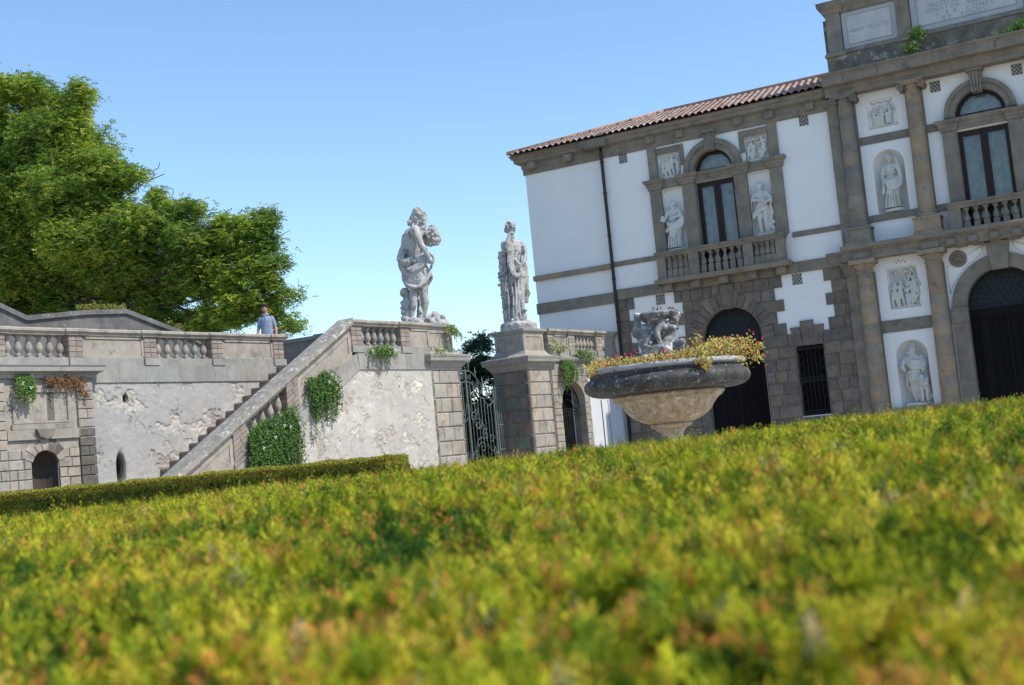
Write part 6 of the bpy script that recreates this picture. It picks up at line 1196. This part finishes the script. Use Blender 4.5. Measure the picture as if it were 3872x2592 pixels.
F.ball((.22, -.10, .36), (.11, .10, .14)); F.ball((.25, -.14, .52), .06); F.cap([(.30, -.16, .53), (.34, -.18, .50)], [.025, .012]); F.cap([(.40, .05, .95), (.46, .03, 1.02), (.42, .02, 1.12)], [.05, .04, .03])
F.out('stump_base', 'marble_old', S2, rough=.008, sx=.92, **W0)
# ---- statues of the villa front: built in the villa frame (x right, -y out)
def lady(F, H, arm_r, arm_l, hd=(0, -1, 0), lean=.03, bare=False, hair=18, drape=1, headx=0):
    """standing draped woman of height H; arm_*: (elbow, hand) relative to H"""
    s = H; hx = headx*s; head(F, (hx, -.01*s, .915*s), .066*s, hd, (hx*.6, .01*s, .81*s)); F.curls((hx, .02*s, .935*s), .062*s, hair, .022*s, top=-.3, front=(Vector(hd), .4)); F.ball((hx, .02*s, .94*s), .06*s)
    F.loft([(-.0, 0, .50*s, .105*s, .085*s), (.0, 0, .60*s, .085*s, .07*s), (.0, 0, .70*s, .105*s, .08*s), (0, 0, .78*s, .115*s, .075*s), (hx*.5, .0, .83*s, .05*s, .045*s)], fold=.0 if bare else .03, nf=9)
    for q in (-1, 1): F.ball((q*.045*s, -.06*s, .715*s), .042*s)
    for q, (e, h_) in ((-1, arm_r), (1, arm_l)):
        e = Vector(e)*s; h_ = Vector(h_)*s; F.cap([(q*.105*s, 0, .775*s), e], [.042*s, .034*s]); F.cap([e, h_], [.035*s, .024*s]); hand(F, h_, (h_-e), (0, 0, 1) if abs((h_-e).normalized().z) < .8 else (1, 0, 0), (0, -1, 0), .075*s, .5)
    if not bare:
        F.loft([(lean*s*-.8, 0, .02*s, .15*s, .12*s, .06), (-lean*s*.5, 0, .14*s, .125*s, .105*s, .07), (0, 0, .30*s, .125*s, .10*s, .06), (lean*s, 0, .45*s, .13*s, .10*s, .04), (0, 0, .55*s, .11*s, .09*s, .02)], seg=36, nf=11)
        for k in range(5): x = (-.09+.045*k)*s; fold(F, [(x*.8+lean*s, -.10*s, .46*s), (x, -.12*s, .25*s), (x*1.3-lean*s*.5, -.12*s, .03*s)], .012*s, .016*s)
        F.ball((-.03*s, -.08*s, .30*s), (.045*s, .05*s, .06*s))
    else:
        for q, kx in ((-1, -.06), (1, .05)): F.cap([(q*.05*s, 0, .52*s), ((kx)*s, -.04*s, .29*s), ((kx-.01)*s, 0, .17*s), ((kx+.0)*s, .0, .04*s)], [.075*s, .045*s, .045*s, .025*s]); foot(F, ((kx)*s, -.0, .045*s), (kx*3, -1, 0), .09*s)
    if drape:
        for k in range(4): fold(F, [(-.13*s, -.05*s, (.52+.02*k)*s), (-.04*s, -.12*s, (.44+.022*k)*s), (.06*s, -.12*s, (.43+.025*k)*s), (.14*s, -.05*s, (.50+.03*k)*s)], .018*s)
def vstat(label, x, z, H, base=(.26, .16, .07), y=-.02, fn=None, vox=.0135, mt='marble_white'):
    th = thing('statue', label, 'statue', VF, (x, y, z), 'white statues on the villa front'); F = FIG(); fn(F, H); F.out('figure', mt, th, at=(x, y, z+base[2]-.01), vox=vox, smooth=1)
    b = MB(); b.box(x-base[0], x+base[0], y-base[1], y+base[1], z, z+base[2]); 
    G_ = FIG(); G_.loft([(0, 0, 0, base[0]*1.05, base[1]*1.05), (0, 0, base[2]*.7, base[0]*1.02, base[1]), (0, 0, base[2], base[0]*.9, base[1]*.85)], seg=20, fold=.05, nf=4); G_.out('base', mt, th, at=(x, y, z), vox=.016, smooth=0); return th
def f1(F, H):
    lady(F, H, ((-.14, -.08, .65), (-.15, -.16, .58)), ((.16, -.06, .66), (.0, -.16, .60)), (-.6, -.8, .15), hair=16)
    s = H; F.ball((-.18*s, -.15*s, .60*s), (.06*s, .06*s, .035*s)); F.curls((-.18*s, -.15*s, .64*s), .035*s, 14, .018*s)
    for k in range(6): fold(F, [((.12+.012*k)*s, -.02*s, (.80-.02*k)*s), ((.17+.008*k)*s, -.05*s, (.68-.03*k)*s), (.14*s, -.07*s, (.56-.03*k)*s), (.02*s, -.12*s, (.50-.012*k)*s)], .02*s)
    for k in range(4): fold(F, [(-.17*s, -.04*s, (.41-.015*k)*s), (-.08*s, -.11*s, (.44-.02*k)*s), (.05*s, -.12*s, (.47-.02*k)*s)], .018*s)
def f2(F, H):
    lady(F, H, ((-.16, -.06, .66), (-.03, -.15, .63)), ((.15, -.03, .66), (.12, -.14, .58)), (-.75, -.55, -.25), bare=True, hair=26, drape=0, headx=-.02)
    s = H
    for k in range(5): fold(F, [(.10*s, -.07*s, (.51-.01*k)*s), (-.02*s, -.10*s, (.48-.015*k)*s), (-.12*s, -.06*s, (.45-.02*k)*s), (-.17*s, -.05*s, (.38-.015*k)*s)], .02*s)
    for k in range(4): fold(F, [(.13*s, .02*s, (.78-.01*k)*s), ((.17+.01*k)*s, .0, .66*s), (.16*s, -.03*s, .52*s), ((.16+.01*k)*s, 0, .40*s), (.15*s, .02*s, .25*s)], .022*s)
    F.cap([(.05*s, -.17*s, .62*s), (.12*s, -.19*s, .56*s), (.19*s, -.15*s, .60*s), (.20*s, -.10*s, .66*s)], [.022*s, .026*s, .024*s, .02*s]); F.cap([(.13*s, .04*s, .03*s), (.14*s, .03*s, .3*s), (.15*s, .02*s, .5*s)], [.07*s, .05*s, .05*s]); F.curls((.14*s, -.02*s, .07*s), .06*s, 14, .03*s); F.curls((.17*s, -.0, .20*s), .035*s, 8, .02*s)
def f3(F, H):
    lady(F, H, ((-.15, -.01, .60), (-.13, -.06, .45)), ((.17, -.04, .72), (.14, -.12, .84)), (.12, -1, -.05), hair=20, drape=1)
    s = H
    for k in range(5): fold(F, [((.09+.01*k)*s, -.05*s, .80*s), ((.14+.01*k)*s, -.06*s, .66*s), ((.17)*s, -.06*s, (.50-.02*k)*s), (.05*s, -.13*s, (.42-.02*k)*s), (-.08*s, -.11*s, (.50-.02*k)*s)], .019*s)
    F.cap([(-.13*s, -.08*s, .44*s), (-.15*s, -.08*s, .30*s)], [.02*s, .035*s])
    fold(F, [(-.10*s, -.06*s, .63*s), (0, -.10*s, .625*s), (.10*s, -.06*s, .63*s)], .012*s)
def f4(F, H):
    s = H; head(F, (.01*s, -.02*s, .90*s), .062*s, (.35, -.9, -.25), (0, 0, .80*s)); F.ball((.0, .0, .935*s), (.066*s, .07*s, .055*s)); F.cap([(-.04*s, -.05*s, .925*s), (.05*s, -.07*s, .93*s)], .018*s); F.cap([(-.06*s, .05*s, .96*s), (0, .02*s, 1.0*s), (.05*s, -.02*s, .99*s)], [.02*s, .028*s, .02*s]); F.curls((-.06*s, .0, .86*s), .035*s, 10, .024*s)
    F.loft([(0, 0, .50*s, .10*s, .085*s), (0, 0, .60*s, .09*s, .075*s), (0, 0, .70*s, .12*s, .09*s), (0, 0, .78*s, .135*s, .08*s), (0, 0, .83*s, .06*s, .05*s)])
    F.loft([(0, 0, .36*s, .14*s, .11*s, .07), (0, 0, .45*s, .125*s, .10*s, .05), (0, 0, .56*s, .105*s, .085*s, .03)], seg=40, nf=12)
    for k in range(6): a_ = -2.6+.42*k; F.ball((.12*s*math.cos(a_), .10*s*math.sin(a_), .53*s), (.03*s, .02*s, .03*s))
    F.cap([(-.13*s, 0, .77*s), (-.19*s, -.04*s, .66*s), (-.16*s, -.10*s, .58*s)], [.045*s, .04*s, .03*s]); hand(F, (-.16*s, -.10*s, .58*s), (.4, -.4, -.5), (0, 0, 1), (0, -1, 0), .07*s, .6); F.curls((-.175*s, -.07*s, .62*s), .035*s, 12, .022*s)
    F.cap([(.13*s, 0, .77*s), (.18*s, -.03*s, .66*s), (.15*s, -.10*s, .55*s)], [.045*s, .038*s, .03*s]); hand(F, (.15*s, -.10*s, .55*s), (-.2, -.3, -.6), (0, 0, 1), (0, -1, 0), .07*s, .6)
    for k in range(6): fold(F, [(-.12*s, -.04*s, (.80-.02*k)*s), (-.03*s, -.11*s, (.74-.03*k)*s), (.08*s, -.11*s, (.70-.025*k)*s), (.16*s, -.05*s, (.74-.03*k)*s)], .018*s)
    for k in range(3): fold(F, [(.15*s, .03*s, .7*s), ((.16-.02*k)*s, .05*s, .45*s), (.10*s, .06*s, .2*s)], .035*s)
    fold(F, [(-.13*s, .05*s, .5*s), (-.15*s, .06*s, .3*s), (-.05*s, .05*s, .15*s)], .035*s)
    for q, kx, ax in ((-1, -.06, -.02), (1, .02, .04)): F.cap([(q*.045*s, 0, .40*s), (kx*s, -.03*s, .26*s), ((kx+ax)*.6*s, .0, .15*s), ((ax)*s, 0, .04*s)], [.06*s, .045*s, .042*s, .026*s]); foot(F, ((ax)*s, 0, .045*s), (q*.5, -1, 0), .095*s)
    # lion sitting at his side
    F.cap([(.14*s, .06*s, .12*s), (.145*s, .0, .24*s), (.14*s, -.06*s, .34*s)], [.085*s, .08*s, .07*s]); F.ball((.11*s, -.12*s, .42*s), (.055*s, .06*s, .055*s)); F.cap([(.09*s, -.16*s, .41*s), (.07*s, -.20*s, .395*s)], [.036*s, .028*s]); F.curls((.13*s, -.09*s, .38*s), .07*s, 40, .026*s); F.curls((.14*s, -.09*s, .30*s), .06*s, 26, .024*s)
    for x in (.09, .175): F.cap([(x*s, -.08*s, .27*s), (x*s, -.10*s, .14*s), (x*s, -.10*s, .04*s)], [.038*s, .028*s, .026*s]); F.ball((x*s, -.13*s, .03*s), (.034*s, .045*s, .022*s))
    F.ball((.19*s, .05*s, .09*s), (.06*s, .09*s, .075*s))
vstat('white statue of a draped woman carrying a bowl, left of the first balcony window', 2.21, 6.515, 1.44, fn=f1, base=(.27, .15, .07), y=-.06)
vstat('white half-nude statue with bowed head, right of the first balcony window', 4.86, 6.515, 1.50, fn=f2, base=(.27, .15, .07), y=-.06)
vstat('white statue of a robed woman raising one hand, in the upper round-headed niche', 8.42, 6.605, 1.50, fn=f3, base=(.27, .17, .09), y=.06)
vstat('white statue of a helmeted soldier beside a lion, in the lower round-headed niche', 8.42, 1.37, 1.55, fn=f4, base=(.34, .18, .09), y=.06)
# ---- carved relief panels (parts of the villa)
def relief(x0, x1, z0, z1, y, figs, extra=None):
    F = FIG(); h = z1-z0; b = MB(); F.m.box(x0+.01, x1-.01, y+.015, y+.05, z0, z1-.01); F.m.box(x0+.005, x1-.005, y-.05, y+.03, z0, z0+.045)
    for (fx, fz, s, a, sit) in figs:
        X = x0+(x1-x0)*fx; Z = z0+.04+fz*h; s = s*h*1.08; Y_ = y-.05
        F.ball((X+a*.08*s, Y_-.02, Z+.92*s), .065*s+.004); F.cap([(X+a*.04*s, Y_, Z+.78*s), (X, Y_, Z+.5*s)], [.095*s, .09*s])
        if sit: F.cap([(X, Y_, Z+.5*s), (X+a*.2*s, Y_-.02, Z+.45*s), (X+a*.2*s, Y_-.01, Z+.05*s)], [.1*s, .075*s, .05*s]); F.loft([(X+a*.1*s, Y_, Z, .16*s, .05), (X+a*.08*s, Y_, Z+.45*s, .14*s, .05)], fold=.08, nf=7)
        else:
            F.cap([(X-.04*s, Y_, Z+.5*s), (X-.07*s, Y_-.01, Z+.26*s), (X-.05*s, Y_, Z)], [.075*s, .055*s, .035*s]); F.cap([(X+.04*s, Y_, Z+.5*s), (X+.08*s, Y_-.01, Z+.26*s), (X+.12*s*a, Y_, Z)], [.075*s, .055*s, .035*s])
            F.loft([(X, Y_, Z+.32*s, .12*s, .04), (X, Y_, Z+.55*s, .1*s, .04)], fold=.08, nf=7)
        e = random.uniform(.45, .75); F.cap([(X+a*.09*s, Y_, Z+.78*s), (X+a*.24*s, Y_-.02, Z+(e)*s), (X+a*.34*s, Y_-.01, Z+(e+random.choice((.25, .1, .35)))*s)], [.045*s, .035*s, .03*s]); F.cap([(X-a*.09*s, Y_, Z+.78*s), (X-a*.17*s, Y_, Z+.6*s), (X-a*.05*s, Y_-.03, Z+.5*s)], [.045*s, .035*s, .03*s])
    if extra: extra(F)
    F.out('relief_panel', 'marble_white', villa, at=tuple(ORG[villa.name]) if False else (0, 0, 0), vox=.010, smooth=1)
relief(1.92, 2.56, 8.715, 9.39, .06, [(.16, 0, .62, 1, 0), (.36, .0, .72, 1, 0), (.56, .0, .84, 1, 0), (.88, 0, .66, -1, 0), (.46, 0, .4, 1, 0)], lambda F: F.curls((2.35, .03, 9.32), .05, 10, .022))
relief(4.54, 5.19, 8.715, 9.39, .06, [(.14, 0, .64, 1, 0), (.34, 0, .70, -1, 0), (.62, .0, .42, 1, 1), (.82, .06, .82, -1, 0)], lambda F: (F.curls((4.68, .03, 9.31), .07, 22, .03, sz=.4), F.curls((4.84, .03, 9.32), .07, 20, .03, sz=.4)))
for s_ in (0, 1):
    q = (lambda a, b_: (mir(b_), mir(a))) if s_ else (lambda a, b_: (a, b_))
    a, b_ = q(8.03, 8.77); relief(a, b_, 8.94, 9.69, .05, [(.18, .0, .66, 1, 1), (.5, 0, .70, -1, 1), (.80, .04, .72, -1, 1)], lambda F: [fold(F, [(a+.08+.19*k, .04, 9.66), (a+.17+.19*k, .02, 9.60), (a+.26+.19*k, .04, 9.66)], .016) for k in range(3)])
    a, b_ = q(8.03, 8.77); relief(a, b_, 4.0, 5.09, .05, [(.14, .0, .58, 1, 0), (.36, 0, .60, 1, 0), (.82, .0, .56, -1, 0), (.93, .08, .62, -1, 0)], lambda F: (F.m.box(a+.40, a+.52, -.02, .06, 4.03, 4.36), F.cap([(a+.47, .02, 4.4), (a+.44, .02, 4.7), (a+.40, .02, 4.95)], [.035, .03, .02]), F.cap([(a+.43, .02, 4.78), (a+.3, .01, 4.86), (a+.12, .02, 4.80)], [.02, .02, .02]), F.curls((a+.15, .03, 4.95), .08, 20, .03, sz=.5), F.curls((a+.48, .03, 4.98), .08, 20, .028, sz=.5), fold(F, [(a+.62, .03, 5.04), (a+.56, .01, 4.85), (a+.50, .02, 4.70)], .03), fold(F, [(a+.62, .03, 5.04), (a+.68, .01, 4.9), (a+.72, .02, 4.7)], .025)))
# ---- fountain sculpture: two crouching satyr-like figures under a shell
fp = (FC[0]-.10, FC[1], FZ+.0); sg = thing('sculpture', 'weathered stone group of crouching figures carrying a shell, in the fountain bowl', 'sculpture', WORLD, fp); F = FIG(1.16); FU = 1.42
def u(x, y, z): return (x*.001, y*.001, z*.001)
head(F, u(255, -40, 575), .078, (.75, -.62, -.05), u(225, 0, 480)); F.curls(u(245, -30, 600), .070, 60, .019, top=-.5, front=(Vector((.75, -.62, -.05)), .42)); F.curls(u(262, -70, 525), .035, 14, .015)
F.loft([(.150, -.02, .235, .085, .075), (.158, -.02, .29, .08, .07), (.160, -.02, .35, .085, .07), (.165, -.02, .43, .105, .08), (.17, -.01, .48, .095, .07), (.21, -.01, .515, .05, .05)])
F.ball((.20, -.085, .43), (.045, .03, .035)); F.ball((.125, -.08, .43), (.045, .03, .035)); F.ball((.150, -.085, .275), (.065, .03, .045))
F.ball((.105, -.03, .485), .052); F.cap([(.10, -.04, .485), (.06, -.07, .44), (.025, -.09, .395)], [.048, .042, .034]); F.cap([(.025, -.09, .395), (.03, -.11, .33), (.05, -.10, .255)], [.035, .032, .022]); hand(F, (.05, -.10, .255), (.1, 0, -1), (1, 0, 0), (0, -1, 0), .07, .4)
F.cap([(.235, .0, .48), (.27, .05, .44), (.24, .08, .52)], [.045, .035, .03])
F.cap([(.14, -.05, .225), (.115, -.12, .17), (.12, -.17, .12)], [.075, .066, .052]); F.cap([(.12, -.17, .12), (.08, -.20, .05), (.0, -.23, .02)], [.048, .036, .024]); F.cap([(.0, -.23, .02), (-.06, -.25, .0)], [.022, .02])
F.cap([(.19, -.04, .215), (.25, -.12, .22), (.29, -.16, .235)], [.07, .056, .048]); F.cap([(.29, -.16, .235), (.26, -.15, .13), (.215, -.13, .045)], [.046, .04, .025]); foot(F, (.215, -.13, .05), (.4, -1, 0), .09)
# second figure, back turned
F.loft([(-.05, .02, .18, .10, .09), (-.075, .02, .26, .11, .10), (-.085, .02, .36, .125, .10), (-.07, .02, .45, .12, .10), (-.04, .02, .50, .08, .07)]); F.cap([(-.15, .0, .46), (-.20, -.02, .40), (-.185, -.04, .44)], [.05, .05, .045]); F.cap([(-.20, -.02, .405), (-.185, -.04, .50), (-.155, -.04, .57)], [.045, .036, .026]); F.curls((-.175, -.04, .595), .032, 18, .016); F.ball((-.175, -.04, .595), .04); F.ball((-.19, -.04, .56), .03)
F.cap([(-.05, .0, .2), (-.11, .02, .1), (-.06, .05, .02)], [.085, .075, .06]); 
for k in range(6): fold(F, [(-.13+.01*k, -.07, .25-.02*k), (-.05, -.11, .215-.016*k), (.03, -.11, .235-.02*k), (.07, -.08, .27-.02*k)], .016)
for i in range(16): F.ball((-.08+.15*random.random(), -.10, .20+.08*random.random()), .014, seg=6)
# shell basin and rocks
F.loft([(.02, .02, .50, .05, .06), (.02, .01, .53, .13, .13), (.03, .0, .575, .185, .17), (.035, .0, .615, .20, .185), (.035, .0, .625, .185, .17)], fold=.03, nf=9); F.cap([(-.16, 0, .60), (-.06, -.10, .625), (.1, -.12, .62), (.22, -.08, .615)], [.022, .02, .02, .018])
F.loft([(.03, .02, -.06, .22, .19), (.02, .02, .04, .19, .17), (.0, .02, .12, .15, .14), (0, .02, .2, .11, .11)], fold=.06, nf=5); rocks(F, (-.16, .24), -.15, .12, -.03, .10, 22, .045); rocks(F, (-.14, .02), -.08, .1, .06, .16, 8, .05)
F.out('figure_group', 'fountain_figure', sg, at=fp, vox=.0085, smooth=1, scale=FU/1.3, rough=.004)
b = MB(); cx_, cy_, cz_ = fp[0]+.065*1.06, fp[1]-.03, fp[2]+.655; b.lathe([(.0, 0), (.06, 0), (.06, .012), (0, .012)], (cx_, cy_, cz_), 16); b.tube([(cx_, cy_, cz_), (cx_, cy_, cz_+.07)], [.02, .012], 8)
for i in range(7): a = 2*PI*i/7+.3; b.tube([(cx_+.052*math.cos(a), cy_+.052*math.sin(a), cz_), (cx_+.056*math.cos(a), cy_+.056*math.sin(a), cz_+.10)], .0042, 5)
b.build('nozzle', 'iron_black', sg)
# ---- the man on the terrace
mp = TF.w(.06, .62, 3.66); man = thing('person', 'man in a grey-blue polo shirt with short dark hair behind the terrace balustrade', 'person', WORLD, tuple(mp)); hm = .93
F = FIG(); s = 1.0; Zb = 0
head(F, (-.015, -.015, 1.475), .090, (.18, -1, -.08), (0, 0, 1.31)); F.cap([(0, .01, 1.40), (0, .01, 1.28)], .05)
F.loft([(0, 0, .80, .125, .09), (0, 0, .95, .12, .085), (0, 0, 1.1, .12, .08), (0, 0, 1.20, .13, .08), (0, 0, 1.26, .10, .06)])
for q in (-1, 1):
    F.cap([(q*.145, 0, 1.25), (q*.182, .01, 1.10), (q*.205, .01, .99)], [.045, .042, .036]); F.cap([(q*.215, .01, .99), (q*.22, -.02, .88), (q*.215, -.05, .76)], [.038, .034, .024]); hand(F, (q*.215, -.05, .76), (0, -.15, -1), (0, -1, 0), (q, 0, 0), .15, .35, thumb=1)
    F.cap([(q*.07, 0, .82), (q*.085, -.01, .45), (q*.09, .02, .10)], [.085, .055, .035])
F.out('body', 'skin', man, at=tuple(mp), vox=.010, smooth=2)
F = FIG(); F.loft([(0, 0, .72, .15, .108, .015), (0, 0, .85, .148, .105, .02), (0, 0, 1.0, .145, .10, .02), (0, 0, 1.12, .150, .105, .012), (0, 0, 1.20, .158, .104, .0), (0, 0, 1.265, .125, .085), (0, 0, 1.31, .07, .06)], seg=32, nf=5)
for q in (-1, 1): F.cap([(q*.135, 0, 1.245), (q*.168, .008, 1.15), (q*.192, .01, 1.05)], [.056, .054, .050]); fold(F, [(q*.02, -.075, 1.31), (q*.07, -.06, 1.335), (q*.08, .0, 1.35)], .016)
fold(F, [(.0, -.10, 1.28), (.0, -.112, 1.16)], .010)
F.out('polo_shirt', 'shirt', man, at=tuple(mp), vox=.010, smooth=2)
F = FIG(); F.loft([(0, 0, .76, .14, .10), (0, 0, .66, .145, .105), (0, 0, .60, .145, .105)]); 
for q in (-1, 1): F.cap([(q*.07, 0, .68), (q*.085, 0, .40), (q*.09, .02, .08)], [.10, .075, .062])
F.out('trousers', 'trousers', man, at=tuple(mp), vox=.014)
F = FIG(); 
for q in (-1, 1): F.cap([(q*.09, .05, .045), (q*.095, -.06, .04), (q*.10, -.15, .035)], [.045, .045, .035])
F.out('shoes', 'shoe', man, at=tuple(mp), vox=.012)
F = FIG(); F.ball((-.013, .008, 1.520), (.089, .092, .080)); F.ball((-.01, .035, 1.475), (.087, .066, .075))
for i in range(26): a = random.uniform(0, PI*2); F.ball((-.013+.06*math.cos(a), .0+.055*math.sin(a)-.01, 1.565+random.uniform(-.02, .015)), .024, seg=6)
F.out('hair', 'hair', man, at=tuple(mp), vox=.009)
b = MB()
for q in (-1, 1): b.lathe([(0, -.006), (.010, -.005), (.012, 0), (.010, .005), (0, .006)], (-.002+q*.03, -.083+abs(q-.2)*.003, 1.487), 8); b.tube([(-.002+q*.018, -.091, 1.502), (-.002+q*.046, -.083, 1.503)], .0045, 5)
b.v = [(x+mp.x, y+mp.y, z+mp.z) for x, y, z in b.v]; b.build('eyes', 'eye_dark', man)
